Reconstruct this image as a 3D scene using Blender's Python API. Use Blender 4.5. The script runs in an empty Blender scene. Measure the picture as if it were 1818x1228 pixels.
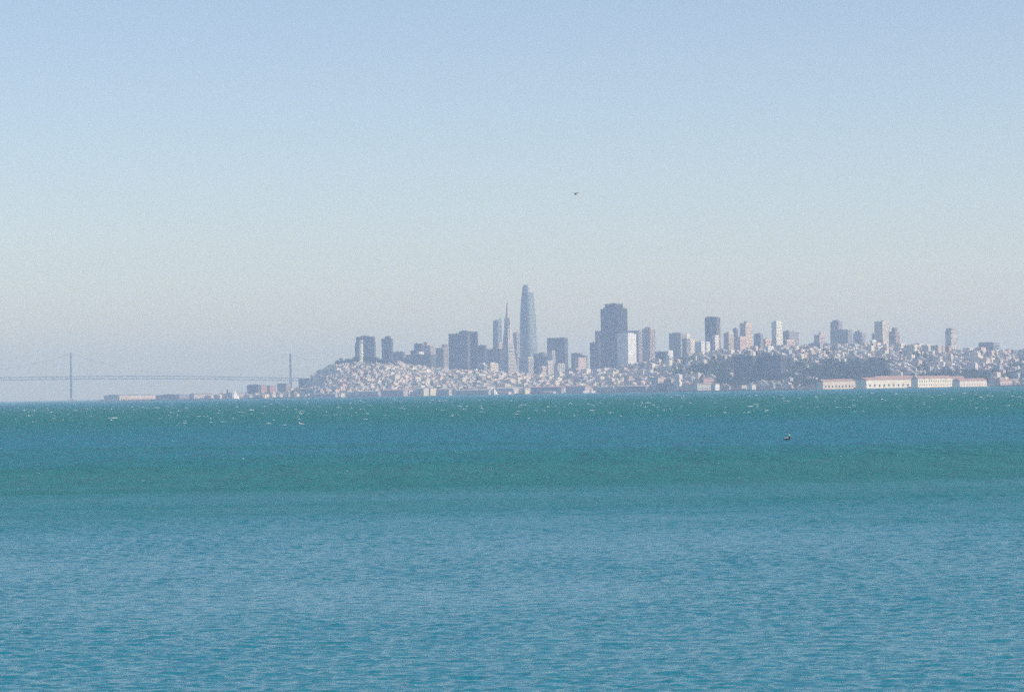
import bpy, bmesh, math, random
import numpy as np
from mathutils import Vector, Matrix

random.seed(7)
rng = np.random.default_rng(7)
scene = bpy.context.scene
COL = scene.collection

# ---------------------------------------------------------------- camera
FPX = 5700.0                      # focal length in photograph pixels (1818 wide)
CX, CY = 909.0, 614.0
PITCH = math.atan(80.8 / FPX)
ROLL = 0.0177
EYE = 7.0                         # the photographer stands on a low bank
CAM = Vector((0.0, 0.0, EYE))
_f = Vector((0, math.cos(PITCH), math.sin(PITCH)))
_r0 = Vector((1, 0, 0)); _u0 = Vector((0, -math.sin(PITCH), math.cos(PITCH)))
_r = _r0 * math.cos(ROLL) - _u0 * math.sin(ROLL)
_u = _u0 * math.cos(ROLL) + _r0 * math.sin(ROLL)
cam_data = bpy.data.cameras.new('camera')
cam_data.sensor_width = 36.0
cam_data.lens = 36.0 * FPX / 1818.0
cam_data.clip_start = 0.5
cam_data.clip_end = 90000
cam = bpy.data.objects.new('camera', cam_data)
COL.objects.link(cam)
cam.matrix_world = Matrix(((_r.x, _u.x, -_f.x, CAM.x), (_r.y, _u.y, -_f.y, CAM.y), (_r.z, _u.z, -_f.z, CAM.z), (0, 0, 0, 1)))
scene.camera = cam

# ---------------------------------------------------------------- sky, sun, exposure
SUN_EL = math.radians(38)
SUN_H = Vector((math.cos(math.radians(20)), -math.sin(math.radians(20)), 0))
SUN_DIR = Vector((SUN_H.x * math.cos(SUN_EL), SUN_H.y * math.cos(SUN_EL), math.sin(SUN_EL)))
world = bpy.data.worlds.new('World'); scene.world = world; world.use_nodes = True
wn = world.node_tree.nodes; wl = world.node_tree.links
sky = wn.new('ShaderNodeTexSky'); sky.sky_type = 'NISHITA'; sky.sun_disc = False
sky.sun_elevation = SUN_EL
sky.sun_rotation = math.atan2(SUN_DIR.x, SUN_DIR.y)
sky.altitude = 0; sky.air_density = 0.75; sky.dust_density = 0.6; sky.ozone_density = 3.0
bg = wn['Background']; bg.inputs['Strength'].default_value = 0.138
tint = wn.new('ShaderNodeMix'); tint.data_type = 'RGBA'; tint.blend_type = 'MULTIPLY'      # white balance of the film stock, the same all over the sky
tint.inputs['Factor'].default_value = 1.0; 
[i for i in tint.inputs if i.name == 'B' and i.type == 'RGBA'][0].default_value = (1.22, 1.075, 1.0, 1)
wl.new(sky.outputs['Color'], [i for i in tint.inputs if i.name == 'A' and i.type == 'RGBA'][0])
wl.new([o for o in tint.outputs if o.type == 'RGBA'][0], bg.inputs['Color'])
sun_data = bpy.data.lights.new('sun', 'SUN'); sun_data.energy = 4.0; sun_data.angle = math.radians(0.53)
sun_data.color = (1.0, 0.93, 0.88)
sun = bpy.data.objects.new('sun', sun_data); COL.objects.link(sun)
sun.rotation_euler = SUN_DIR.to_track_quat('Z', 'Y').to_euler()
scene.view_settings.view_transform = 'Standard'
scene.view_settings.look = 'None'
scene.view_settings.exposure = 0.07
scene.view_settings.gamma = 1.0
scene.view_settings.use_curve_mapping = False
scene.render.engine = 'CYCLES'
scene.cycles.max_bounces = 6
scene.cycles.volume_bounces = 2
scene.cycles.use_denoising = False
scene.cycles.use_adaptive_sampling = True
scene.cycles.adaptive_threshold = 0.06
scene.cycles.adaptive_min_samples = 16
scene.cycles.caustics_reflective = False
scene.cycles.caustics_refractive = False

# ---------------------------------------------------------------- helpers
def ray(px, py):
    d = _r * ((px - CX) / FPX) + _u * ((CY - py) / FPX) + _f
    return d
def at(px, py, Y):                         # the point of the place at distance Y seen there in the photograph
    d = ray(px, py)
    return CAM + d * (Y / d.y)
def proj(p):
    v = Vector(p) - CAM
    z = v.dot(_f)
    return CX + FPX * v.dot(_r) / z, CY - FPX * v.dot(_u) / z
def horizon(px):
    return 710.8 - 0.0177 * (px - 8)

def tag(o, label=None, cat=None, group=None, kind=None):
    if label: o['label'] = label
    if cat: o['category'] = cat
    if group: o['group'] = group
    if kind: o['kind'] = kind
    return o
def empty(name, loc, rz=0.0):
    o = bpy.data.objects.new(name, None); COL.objects.link(o)
    o.location = loc; o.rotation_euler = (0, 0, rz); o.empty_display_size = 1
    return o

class MB:
    """collects simple shapes into one mesh"""
    def __init__(s): s.v = []; s.f = []; s.m = []
    def face(s, pts, m=0):
        n = len(s.v); s.v += [tuple(p) for p in pts]; s.f.append(tuple(range(n, n + len(pts)))); s.m.append(m)
    def box(s, x0, x1, y0, y1, z0, z1, m=0, mt=None):
        n = len(s.v)
        s.v += [(x0, y0, z0), (x1, y0, z0), (x1, y1, z0), (x0, y1, z0), (x0, y0, z1), (x1, y0, z1), (x1, y1, z1), (x0, y1, z1)]
        for q, k in (((0, 3, 2, 1), m), ((4, 5, 6, 7), m if mt is None else mt), ((0, 1, 5, 4), m), ((1, 2, 6, 5), m), ((2, 3, 7, 6), m), ((3, 0, 4, 7), m)):
            s.f.append(tuple(n + i for i in q)); s.m.append(k)
    def frustum(s, w0, d0, z0, w1, d1, z1, m=0, cx=0, cy=0):
        n = len(s.v)
        for w, d, z in ((w0, d0, z0), (w1, d1, z1)):
            s.v += [(cx - w / 2, cy - d / 2, z), (cx + w / 2, cy - d / 2, z), (cx + w / 2, cy + d / 2, z), (cx - w / 2, cy + d / 2, z)]
        for q in ((0, 3, 2, 1), (4, 5, 6, 7), (0, 1, 5, 4), (1, 2, 6, 5), (2, 3, 7, 6), (3, 0, 4, 7)):
            s.f.append(tuple(n + i for i in q)); s.m.append(m)
    def gable(s, x0, x1, y0, y1, z0, z1, m=0, along='y', me=None, over=0.0):
        """ridge roof whose ridge runs along x or y"""
        me = m if me is None else me
        x0 -= over; x1 += over; y0 -= over; y1 += over
        n = len(s.v)
        if along == 'y':
            xm = (x0 + x1) / 2
            s.v += [(x0, y0, z0), (x1, y0, z0), (x1, y1, z0), (x0, y1, z0), (xm, y0, z1), (xm, y1, z1)]
            fs = (((0, 4, 5, 3), m), ((1, 2, 5, 4), m), ((0, 1, 4), me), ((2, 3, 5), me), ((0, 3, 2, 1), m))
        else:
            ym = (y0 + y1) / 2
            s.v += [(x0, y0, z0), (x1, y0, z0), (x1, y1, z0), (x0, y1, z0), (x0, ym, z1), (x1, ym, z1)]
            fs = (((0, 1, 5, 4), m), ((2, 3, 4, 5), m), ((0, 4, 3), me), ((1, 2, 5), me), ((0, 3, 2, 1), m))
        for q, k in fs:
            s.f.append(tuple(n + i for i in q)); s.m.append(k)
    def bar(s, a, b, w, h=None, m=0):
        a = Vector(a); b = Vector(b); h = w if h is None else h
        t = (b - a).normalized()
        up = Vector((0, 0, 1)) if abs(t.z) < .95 else Vector((0, 1, 0))
        sx = t.cross(up).normalized() * w / 2; sz = sx.cross(t).normalized() * h / 2
        n = len(s.v)
        for p in (a, b):
            s.v += [tuple(p - sx - sz), tuple(p + sx - sz), tuple(p + sx + sz), tuple(p - sx + sz)]
        for q in ((0, 3, 2, 1), (4, 5, 6, 7), (0, 1, 5, 4), (1, 2, 6, 5), (2, 3, 7, 6), (3, 0, 4, 7)):
            s.f.append(tuple(n + i for i in q)); s.m.append(m)
    def rings(s, rs, m=0, cap=True, mats=None):
        """skin a list of closed rings with equal point counts"""
        n0 = len(s.v); k = len(rs[0])
        for r in rs: s.v += [tuple(p) for p in r]
        for i in range(len(rs) - 1):
            mm = m if mats is None else mats[i]
            for j in range(k):
                a = n0 + i * k + j; b = n0 + i * k + (j + 1) % k
                s.f.append((a, b, b + k, a + k)); s.m.append(mm)
        if cap:
            s.f.append(tuple(n0 + j for j in reversed(range(k)))); s.m.append(m if mats is None else mats[0])
            e = n0 + (len(rs) - 1) * k
            s.f.append(tuple(e + j for j in range(k))); s.m.append(m if mats is None else mats[-1])
    def cyl(s, cx, cy, z0, z1, r0, r1=None, n=10, m=0):
        r1 = r0 if r1 is None else r1
        s.rings([[(cx + r * math.cos(2 * math.pi * i / n), cy + r * math.sin(2 * math.pi * i / n), z) for i in range(n)] for r, z in ((r0, z0), (r1, z1))], m)
    def mesh(s, name, mats, smooth=False):
        me = bpy.data.meshes.new(name)
        me.from_pydata(s.v, [], s.f)
        for m in mats: me.materials.append(m)
        if len(mats) > 1: me.polygons.foreach_set('material_index', s.m)
        if smooth: me.polygons.foreach_set('use_smooth', [True] * len(me.polygons))
        me.update()
        return me
    def build(s, name, mats, parent=None, color=None, smooth=False, kind=None):
        if not isinstance(mats, (list, tuple)): mats = [mats]
        o = bpy.data.objects.new(name, s.mesh(name, mats, smooth)); COL.objects.link(o)
        if parent is not None: o.parent = parent
        if color is not None: o.color = (*color, 1)
        if kind: o['kind'] = kind
        return o

# ---------------------------------------------------------------- materials
MATS = {}
def mat(name, color=None, rough=0.8, spec=0.3, var=0.0, vscale=0.1, objcol=False, metal=0.0, attr=None, randvar=0.0):
    m = bpy.data.materials.new(name); m.use_nodes = True; MATS[name] = m
    nt = m.node_tree; N = nt.nodes; L = nt.links
    b = N['Principled BSDF']
    b.inputs['Roughness'].default_value = rough
    b.inputs['Specular IOR Level'].default_value = spec
    b.inputs['Metallic'].default_value = metal
    src = None
    if objcol:
        oi = N.new('ShaderNodeObjectInfo'); src = oi.outputs['Color']
    elif attr:
        at_ = N.new('ShaderNodeAttribute'); at_.attribute_name = attr; src = at_.outputs['Color']
    else:
        rgb = N.new('ShaderNodeRGB'); rgb.outputs[0].default_value = (*color, 1); src = rgb.outputs[0]
    if var > 0:
        tc = N.new('ShaderNodeNewGeometry')
        nz = N.new('ShaderNodeTexNoise'); nz.inputs['Scale'].default_value = vscale; nz.inputs['Detail'].default_value = 4
        L.new(tc.outputs['Position'], nz.inputs['Vector'])
        mr = N.new('ShaderNodeMapRange'); mr.inputs['To Min'].default_value = 1 - var; mr.inputs['To Max'].default_value = 1 + var
        mr.inputs['From Min'].default_value = .25; mr.inputs['From Max'].default_value = .75
        L.new(nz.outputs['Fac'], mr.inputs['Value'])
        fac = mr.outputs['Result']
        if randvar > 0:
            oi2 = N.new('ShaderNodeObjectInfo')
            m2 = N.new('ShaderNodeMapRange'); m2.inputs['To Min'].default_value = 1 - randvar; m2.inputs['To Max'].default_value = 1 + randvar
            L.new(oi2.outputs['Random'], m2.inputs['Value'])
            mu = N.new('ShaderNodeMath'); mu.operation = 'MULTIPLY'
            L.new(fac, mu.inputs[0]); L.new(m2.outputs['Result'], mu.inputs[1]); fac = mu.outputs[0]
        vm = N.new('ShaderNodeVectorMath'); vm.operation = 'SCALE'
        L.new(src, vm.inputs[0]); L.new(fac, vm.inputs['Scale']); src = vm.outputs[0]
    L.new(src, b.inputs['Base Color'])
    return m

WALL = mat('facade_wall', objcol=True, rough=.85, var=.12, vscale=.06)
GLASS = mat('window_glass', (.05, .065, .08), rough=.18, spec=.5, var=.35, vscale=.08)
BLUEGLASS = mat('blue_glass', (.15, .21, .24), rough=.2, spec=.6, var=.2, vscale=.03)
ROOFM = mat('flat_roof', (.30, .29, .28), rough=.9, var=.25, vscale=.05)
TILE = mat('clay_tile_roof', (.40, .24, .19), rough=.85, var=.2, vscale=.08)
PAINT = mat('house_paint', objcol=True, rough=.8, var=.1, vscale=.2)
STEEL = mat('grey_steel', (.20, .22, .24), rough=.5, spec=.4, var=.1, vscale=.1)
CONC = mat('concrete', (.36, .34, .31), rough=.9, var=.15, vscale=.1)
MASSHOUSE = mat('mixed_house_paint', attr='paint', rough=.8, var=.1, vscale=.2)
FOLIAGE = mat('foliage', (.036, .068, .022), rough=.7, spec=.2, var=.4, vscale=.25, randvar=.35)
BARK = mat('bark', (.09, .065, .045), rough=.9, var=.2, vscale=.5)
FOAM = mat('sea_foam', (.76, .78, .78), rough=.8, spec=.2, var=.3, vscale=1.5)

# ---------------------------------------------------------------- haze: the air over the bay
def build_haze():
    mb = MB(); mb.box(-15100, 15100, -420, 26100, -1.0, 350.0)
    m = bpy.data.materials.new('haze'); m.use_nodes = True
    nt = m.node_tree
    for n in list(nt.nodes):
        if n.type == 'BSDF_PRINCIPLED': nt.nodes.remove(n)
    pv = nt.nodes.new('ShaderNodeVolumePrincipled')
    pv.inputs['Color'].default_value = HAZE_COL
    pv.inputs['Density'].default_value = HAZE_DENSITY
    pv.inputs['Anisotropy'].default_value = 0.15
    pv.inputs['Absorption Color'].default_value = (1, 1, 1, 1)
    nt.links.new(pv.outputs['Volume'], nt.nodes['Material Output'].inputs['Volume'])
    o = mb.build('haze', m)
    tag(o, 'thin pale haze over the bay and the city', 'haze', kind='stuff')
HAZE_COL = (0.64, 0.75, 1.0, 1); HAZE_DENSITY = 1.12e-4
# ---------------------------------------------------------------- water
def water_material():
    m = bpy.data.materials.new('bay_water'); m.use_nodes = True
    nt = m.node_tree; N = nt.nodes; L = nt.links
    b = N['Principled BSDF']
    geo = N.new('ShaderNodeNewGeometry')
    sep = N.new('ShaderNodeSeparateXYZ'); L.new(geo.outputs['Position'], sep.inputs[0])
    def math_(op, a, c=None, clamp=False):
        n = N.new('ShaderNodeMath'); n.operation = op; n.use_clamp = clamp
        for i, s in enumerate((a, c)):
            if s is None: continue
            if isinstance(s, (int, float)): n.inputs[i].default_value = s
            else: L.new(s, n.inputs[i])
        return n.outputs[0]
    def noise(scale, detail=3, sx=1, sy=1, rough=.5, off=0):
        mp = N.new('ShaderNodeMapping'); mp.inputs['Scale'].default_value = (sx, sy, 1); mp.inputs['Location'].default_value = (off, off * .7, off)
        L.new(geo.outputs['Position'], mp.inputs['Vector'])
        n = N.new('ShaderNodeTexNoise'); n.inputs['Scale'].default_value = scale; n.inputs['Detail'].default_value = detail; n.inputs['Roughness'].default_value = rough
        L.new(mp.outputs[0], n.inputs['Vector'])
        return n.outputs['Fac']
    # distance bands of the bay: colour and roughness change with distance, with noisy edges
    lnY = math_('LOGARITHM', math_('MAXIMUM', sep.outputs['Y'], 30.0), math.e)
    w1 = math_('MULTIPLY', math_('SUBTRACT', noise(.012, 3, sx=.5, sy=1.6), .5), .75)
    w2 = math_('MULTIPLY', math_('SUBTRACT', noise(.06, 4, sx=.3, sy=2.2, off=31, rough=.65), .5), .40)
    t = math_('ADD', lnY, math_('ADD', w1, w2))
    lo, hi = math.log(40), math.log(9000)
    t = math_('DIVIDE', math_('SUBTRACT', t, lo), hi - lo)
    def ramp(stops):
        r = N.new('ShaderNodeValToRGB'); L.new(t, r.inputs['Fac'])
        el = r.color_ramp.elements
        while len(el) > 1: el.remove(el[-1])
        for i, (Y, c) in enumerate(stops):
            p = (math.log(Y) - lo) / (hi - lo)
            e = el[0] if i == 0 else el.new(p)
            e.position = p; e.color = (*c, 1) if len(c) == 3 else c
        return r.outputs['Color']
    BLUE, TEAL, GREEN = WATER_COLS
    col = ramp([(45, BLUE), (155, BLUE), (255, GREEN), (330, GREEN), (450, TEAL), (600, TEAL), (950, GREEN), (2000, GREEN), (3600, TEAL), (9000, TEAL)])
    g = lambda v: (v, v, v)
    wind = ramp([(45, g(1)), (9000, g(1.0))])
    L.new(col, b.inputs['Base Color'])
    L.new(ramp([(45, g(.10)), (140, g(.20)), (250, g(.42)), (345, g(.47)), (430, g(.43)), (640, g(.45)), (880, g(.5)), (9000, g(.52))]), b.inputs['Roughness'])
    b.inputs['IOR'].default_value = 1.333
    b.inputs['Specular IOR Level'].default_value = .45
    # fine relief; the larger waves near the camera are real
    h = math_('MULTIPLY', noise(7.0, 3, rough=.6), .04)
    far = N.new('ShaderNodeMapRange'); far.inputs['From Min'].default_value = 170; far.inputs['From Max'].default_value = 330; L.new(sep.outputs['Y'], far.inputs['Value'])
    hf = math_('ADD', math_('MULTIPLY', noise(1.0, 3, rough=.6), .25), math_('MULTIPLY', noise(.22, 3, sx=.8, rough=.6, off=11), .9))
    hf = math_('ADD', hf, math_('MULTIPLY', noise(.05, 4, sx=4, sy=.9, rough=.65, off=5), 3.2))
    h = math_('ADD', h, math_('MULTIPLY', hf, far.outputs['Result']))
    bp = N.new('ShaderNodeBump'); bp.inputs['Distance'].default_value = 1.0
    L.new(h, bp.inputs['Height'])
    L.new(math_('MULTIPLY', wind, WAVE_STRENGTH), bp.inputs['Strength'])
    L.new(bp.outputs['Normal'], b.inputs['Normal'])
    return m
WATER_COLS = ((.008, .198, .246), (.0, .165, .212), (.0, .158, .144))
WAVE_STRENGTH = .5; WATER_ROUGH = .5
def wave_height(X, Y):
    R = np.random.default_rng(5); Z = np.zeros_like(X)
    n = 96
    lam = np.exp(R.uniform(math.log(.14), math.log(1.7), n)); ang = math.radians(96) + R.normal(0, .7, n)     # the wind blows towards the shore, a little across
    for l, a, ph in zip(lam, ang, R.uniform(0, 6.283, n)):
        k = 2 * math.pi / l; slope = WAVE_SLOPE * (1.0 if l < .7 else .55)
        th = k * (X * math.cos(a) + Y * math.sin(a)) + ph
        Z += slope / k * np.clip(l / (2.6 * DX(Y)) - .6, 0, 1) * (np.sin(th) + .2 * np.cos(2 * th))
    gust = 1 + .2 * np.sin(X * .11 + 1.3 * np.sin(Y * .05)) * np.sin(Y * .07 + X * .03) + .12 * np.sin(Y * .21 - X * .09)
    return Z * gust
WAVE_SLOPE = .0265
DX = lambda Y: 2 * (.18 * Y + 4) / 720
def build_water():
    Y0, Y1, C = 64.0, 305.0, 720
    ys = [Y0]
    while ys[-1] < Y1: ys.append(ys[-1] * 1.00115)
    ys[-1] = Y1; ys = np.array(ys); R_ = len(ys)
    u = np.linspace(-1, 1, C)
    X = u[None, :] * (.18 * ys[:, None] + 4); Y = np.repeat(ys[:, None], C, 1)
    Z = wave_height(X, Y)
    edge = np.clip((1 - np.abs(u[None, :])) * (.18 * ys[:, None] + 4) / 2.5, 0, 1) * np.clip((Y - Y0) / 2.5, 0, 1) * np.clip((Y1 - Y) / 120, 0, 1) ** .8
    Z = Z * edge
    V = np.stack([X, Y, Z], -1).reshape(-1, 3)
    idx = np.arange(R_ * C).reshape(R_, C)
    F = np.stack([idx[:-1, :-1], idx[:-1, 1:], idx[1:, 1:], idx[1:, :-1]], -1).reshape(-1, 4)
    n = len(V); e0, e1 = .18 * Y0 + 4, .18 * Y1 + 4
    ex = np.array([(-15000, -400, 0), (15000, -400, 0), (15000, 26000, 0), (-15000, 26000, 0)], float)
    fl, fr, bl, br = idx[0, 0], idx[0, -1], idx[-1, 0], idx[-1, -1]
    F = np.concatenate([F, [[n, n + 1, fr, fl], [fr, n + 1, n + 2, br], [bl, br, n + 2, n + 3], [n, fl, bl, n + 3]]])
    V = np.concatenate([V, ex])
    me = bpy.data.meshes.new('water')
    me.vertices.add(len(V)); me.vertices.foreach_set('co', V.astype('f').ravel())
    me.loops.add(len(F) * 4); me.loops.foreach_set('vertex_index', F.astype('i').ravel())
    me.polygons.add(len(F)); me.polygons.foreach_set('loop_start', np.arange(0, len(F) * 4, 4, dtype='i'))
    sm = np.ones(len(F), bool); sm[-4:] = False
    me.polygons.foreach_set('use_smooth', sm)
    me.update(calc_edges=True); me.validate()
    me.materials.append(water_material())
    o = bpy.data.objects.new('water', me); COL.objects.link(o)
    tag(o, 'rippled teal and blue bay water', 'water', kind='structure')
build_water()
# ---------------------------------------------------------------- the city's ground: knots of (photo x, shore distance, crest distance, crest height)
KN = np.array([
 (172, 9400, 9600, 2.6), (200, 9300, 9600, 3.0), (250, 9050, 9500, 3.2), (380, 8700, 9200, 4.0), (430, 8500, 9000, 7.0), (500, 8250, 8800, 13.0), (545, 8050, 8500, 30.0),
 (570, 8000, 8400, 58.0), (600, 7950, 8400, 80.0), (650, 7900, 8400, 91.0), (700, 7850, 8400, 78.0), (760, 7800, 8450, 60.0), (850, 7700, 8500, 53.0), (920, 7600, 8500, 42.0),
 (1000, 7500, 8500, 38.0), (1060, 7400, 8400, 48.0), (1120, 7200, 8200, 60.0), (1200, 6900, 7900, 74.0), (1280, 6700, 7700, 84.0), (1350, 6600, 7700, 90.0), (1420, 6500, 7800, 92.0),
 (1500, 6420, 8000, 98.0), (1560, 6420, 8000, 98.0), (1650, 6400, 7800, 85.0), (1720, 6380, 7600, 73.0), (1818, 6350, 7500, 68.0), (2000, 6350, 7500, 66.0)], float)
def ground_knots(px):
    return (np.interp(px, KN[:, 0], KN[:, 1]), np.interp(px, KN[:, 0], KN[:, 2]), np.interp(px, KN[:, 0], KN[:, 3]))
def fan(X, Y):                     # photo x of a place on the ground
    return CX + FPX * X / Y - 1.4
def ground(X, Y):
    X = np.asarray(X, float); Y = np.asarray(Y, float)
    px = fan(X, Y)
    ys, yt, zt = ground_knots(px)
    s = np.clip((Y - ys) / (yt - ys), 0, 1)
    up = 2.4 + (zt - 2.4) * (s * s * (3 - 2 * s)) ** .85
    b = np.clip((Y - yt) / 1400, 0, 1)
    z = np.where(Y > yt, 2.4 + (zt - 2.4) * (1 - .72 * b * b * (3 - 2 * b)), up)
    bump = 2.2 * np.sin(X * .021 + Y * .013) * np.sin(X * .009 - Y * .017) * np.clip(s * 3 - .3, 0, 1)
    return np.maximum(z + bump, 2.0)
def gz(x, y): return float(ground(x, y))

def build_terrain():
    pxs = np.linspace(172, 1990, 300)
    rows = np.concatenate([[0.0, 0.0], np.linspace(.004, 1, 34), np.linspace(1.06, 2.6, 16)])
    ys, yt, _ = ground_knots(pxs)
    V = np.zeros((len(rows), len(pxs), 3))
    for i, r in enumerate(rows):
        Y = ys + (yt - ys) * np.minimum(r, 1) + np.maximum(r - 1, 0) * 1500 * np.clip((pxs - 350) / 500, .25, 1)
        X = (pxs + 1.4 - CX) / FPX * Y
        Z = ground(X, Y) if i > 0 else np.full_like(X, -.8)
        V[i, :, 0] = X; V[i, :, 1] = Y; V[i, :, 2] = Z
    nr, nc = len(rows), len(pxs)
    idx = np.arange(nr * nc).reshape(nr, nc)
    F = np.stack([idx[:-1, :-1], idx[:-1, 1:], idx[1:, 1:], idx[1:, :-1]], -1).reshape(-1, 4)
    me = bpy.data.meshes.new('terrain'); me.from_pydata(V.reshape(-1, 3).tolist(), [], F.tolist())
    m = mat('hillside_ground', (.13, .13, .11), rough=.95, var=.45, vscale=.02)
    me.materials.append(m); me.update()
    o = bpy.data.objects.new('terrain', me); COL.objects.link(o)
    tag(o, 'city hills rising from the far shore', 'hills', kind='structure')
build_terrain()
# ---------------------------------------------------------------- towers
ROT = 38.0
def solve(c, a, px, py):
    """how far from corner c along unit direction a until the photo column px is reached"""
    d = ray(px, py); u = d.x / d.y
    return (u * c.y - c.x) / (a[0] - u * a[1])
def footprint(xl, xm, xr, ytop, Y, rot):
    th = math.radians(-rot)
    c = at(xm, ytop, Y)
    ax = (-math.cos(th), -math.sin(th)); ay = (-math.sin(th), math.cos(th))
    w = solve(c, ax, xl, ytop); d = solve(c, ay, xr, ytop)
    cx = c.x + ax[0] * w / 2 + ay[0] * d / 2; cy = c.y + ax[1] * w / 2 + ay[1] * d / 2
    return cx, cy, w, d, c.z, th
def root_base(cx, cy, w, d, th):
    zs = []
    for sx in (-.5, .5):
        for sy in (-.5, .5):
            x = cx + sx * w * math.cos(th) - sy * d * math.sin(th); y = cy + sx * w * math.sin(th) + sy * d * math.cos(th)
            zs.append(gz(x, y))
    return min(zs)

def facade(root, w, d, z0, z1, col, style, glass=GLASS, floor=3.7, name='wall', margin=0.0):
    """a dark glazed core with real floor slabs and piers standing proud of it"""
    core = MB(); core.box(-w / 2 + .5, w / 2 - .5, -d / 2 + .5, d / 2 - .5, z0, z1 - .6)
    core.build('glazing', glass, root)
    mb = MB()
    H = z1 - z0
    n = max(2, int(round(H / floor))); fh = H / n
    slab = {'band': .48, 'grid': .58, 'rib': .22, 'glass': .12, 'plain': .72, 'solid': .86}[style]
    pier = {'band': 0, 'grid': (.9, 3.6), 'rib': (1.5, 3.4), 'glass': (.25, 3.0), 'plain': (1.4, 6.0), 'solid': (2.4, 6.5)}[style]
    for i in range(n):
        za = z0 + i * fh
        mb.box(-w / 2 + .2, w / 2 - .2, -d / 2 + .2, d / 2 - .2, za, za + fh * slab)
    mb.box(-w / 2 + .05, w / 2 - .05, -d / 2 + .05, d / 2 - .05, z1 - 1.6, z1, mt=1)
    if pier:
        pw, sp = pier
        for k in range(int(round(w / sp)) + 1):
            x = -w / 2 + pw / 2 + (w - pw) * k / max(1, round(w / sp))
            for yy in (-d / 2, d / 2 - .55):
                mb.box(x - pw / 2, x + pw / 2, yy, yy + .55, z0, z1 - .3)
        nd = max(1, round(d / sp))
        for k in range(1, nd):
            y = -d / 2 + pw / 2 + (d - pw) * k / nd
            for xx in (-w / 2, w / 2 - .55):
                mb.box(xx, xx + .55, y - pw / 2, y + pw / 2, z0, z1 - .3)
    else:
        for sx in (-1, 1):
            for sy in (-1, 1):
                mb.box(sx * w / 2 - (1.6 if sx > 0 else 0), sx * w / 2 + (1.6 if sx < 0 else 0), sy * d / 2 - (1.6 if sy > 0 else 0), sy * d / 2 + (1.6 if sy < 0 else 0), z0, z1 - .3)
    mb.build(name, [WALL, ROOFM], root, color=col)

def tower(name, label, cat, xl, xm, xr, ytop, Y, col, style='grid', glass=None, rot=ROT, tops=(), mast=None, floor=3.7, steps=(), group=None):
    if sum(col) > .78: col = tuple(min(.84, c * 1.25) for c in col)
    cx, cy, w, d, zt, th = footprint(xl, xm, xr, ytop, Y, rot)
    zb = root_base(cx, cy, w, d, th) - 1.0
    root = empty(name, (cx, cy, zb), th)
    tag(root, label, cat, group)
    H = zt - zb
    facade(root, w, d, 0, H, col, style, glass or GLASS, floor)
    for (fx0, fx1, fy0, fy1, h, c) in tops:              # penthouses and setbacks on the roof
        mb = MB(); x0, x1, y0, y1 = -w / 2 + w * fx0, -w / 2 + w * fx1, -d / 2 + d * fy0, -d / 2 + d * fy1
        mb.box(x0, x1, y0, y1, H - .3, H + h, mt=1)
        mb.box(x0 - .25, x1 + .25, y0 - .25, y1 + .25, H + h * .45, H + h * .6)
        mb.build('penthouse', [WALL, ROOFM], root, color=c or col)
    for (fx0, fx1, fy0, fy1, fz) in steps:               # lower wings around the shaft
        mb = MB(); x0, x1, y0, y1 = -w / 2 + w * fx0, -w / 2 + w * fx1, -d / 2 + d * fy0, -d / 2 + d * fy1
        n = max(2, int(H * fz / floor))
        mb.box(x0 + .4, x1 - .4, y0 + .4, y1 - .4, 0, H * fz - .5, m=1)
        for i in range(n):
            za = H * fz * i / n; mb.box(x0, x1, y0, y1, za, za + H * fz / n * .55)
        mb.box(x0, x1, y0, y1, H * fz - 1.2, H * fz)
        mb.build('wing', [WALL, GLASS], root, color=col)
    if mast:
        fx, fy, h, r = mast
        mb = MB(); mb.cyl(-w / 2 + w * fx, -d / 2 + d * fy, H - .2, H + h, r, r * .3, 6)
        mb.build('mast', STEEL, root)
    rr = random.Random(name + label)                     # plant room on the roof
    mb = MB(); x = rr.uniform(-.3, .3) * w; y = rr.uniform(-.3, .3) * d; a = rr.uniform(1.2, 2.4)
    mb.box(x - a, x + a, y - a * .8, y + a * .8, H - .2, H + rr.uniform(1.4, 2.8))
    mb.build('roof_plant', ROOFM, root)
    return root, w, d, H

# wall colours (true base colours)
DARK = (.10, .10, .11); BRONZE = (.040, .036, .034); GREY = (.30, .30, .30); PALE = (.50, .48, .45); WHITE = (.72, .69, .64)
CREAM = (.66, .58, .46); PINK = (.58, .42, .35); BEIGE = (.52, .44, .35); TAN = (.42, .33, .25); BRICK = (.36, .20, .15); CONCW = (.58, .55, .50)

T = tower
# --- left of the pyramid
T('office_tower', 'dark grey office slab directly behind the round fluted tower on the wooded hill', 'office tower', 632, 663, 665.5, 597, 9150, DARK, 'rib', steps=((-.06, 1.03, -.2, 1.1, .86),), tops=((.25, .75, .2, .8, 2.5, None),))
T('office_tower', 'slim grey tower with stepped top, alone right of the slab behind the round tower', 'office tower', 677, 694, 697.5, 600.5, 9200, (.15, .15, .16), 'rib', tops=((.32, .8, .15, .85, 6.5, None),))
T('office_block', 'low purplish grey block to the right of the slim stepped grey tower', 'office building', 697, 716, 719.5, 624, 8950, (.26, .24, .25), 'grid')
T('office_block', 'wide low very dark blue office block with a lit strip at its right end', 'office building', 721, 765, 773, 628.5, 8900, (.16, .145, .13), 'band', steps=((-.06, .1, -.05, .6, .9),))
T('office_block', 'dark block rising behind the wide low dark blue office block', 'office building', 735, 748, 750.5, 609.5, 9300, DARK, 'grid', steps=((-.5, .02, 0, 1, .84),))
T('office_block', 'pale pinkish block with a small lit pink penthouse behind the wide dark office block', 'office building', 749.5, 764, 771, 612.5, 9250, (.46, .40, .37), 'grid', tops=((.1, .5, .2, .8, 9.5, PINK),))
T('office_block', 'small white topped block just above the roof of the wide dark office block', 'office building', 738, 744, 753, 624.5, 9050, WHITE, 'plain')
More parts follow.
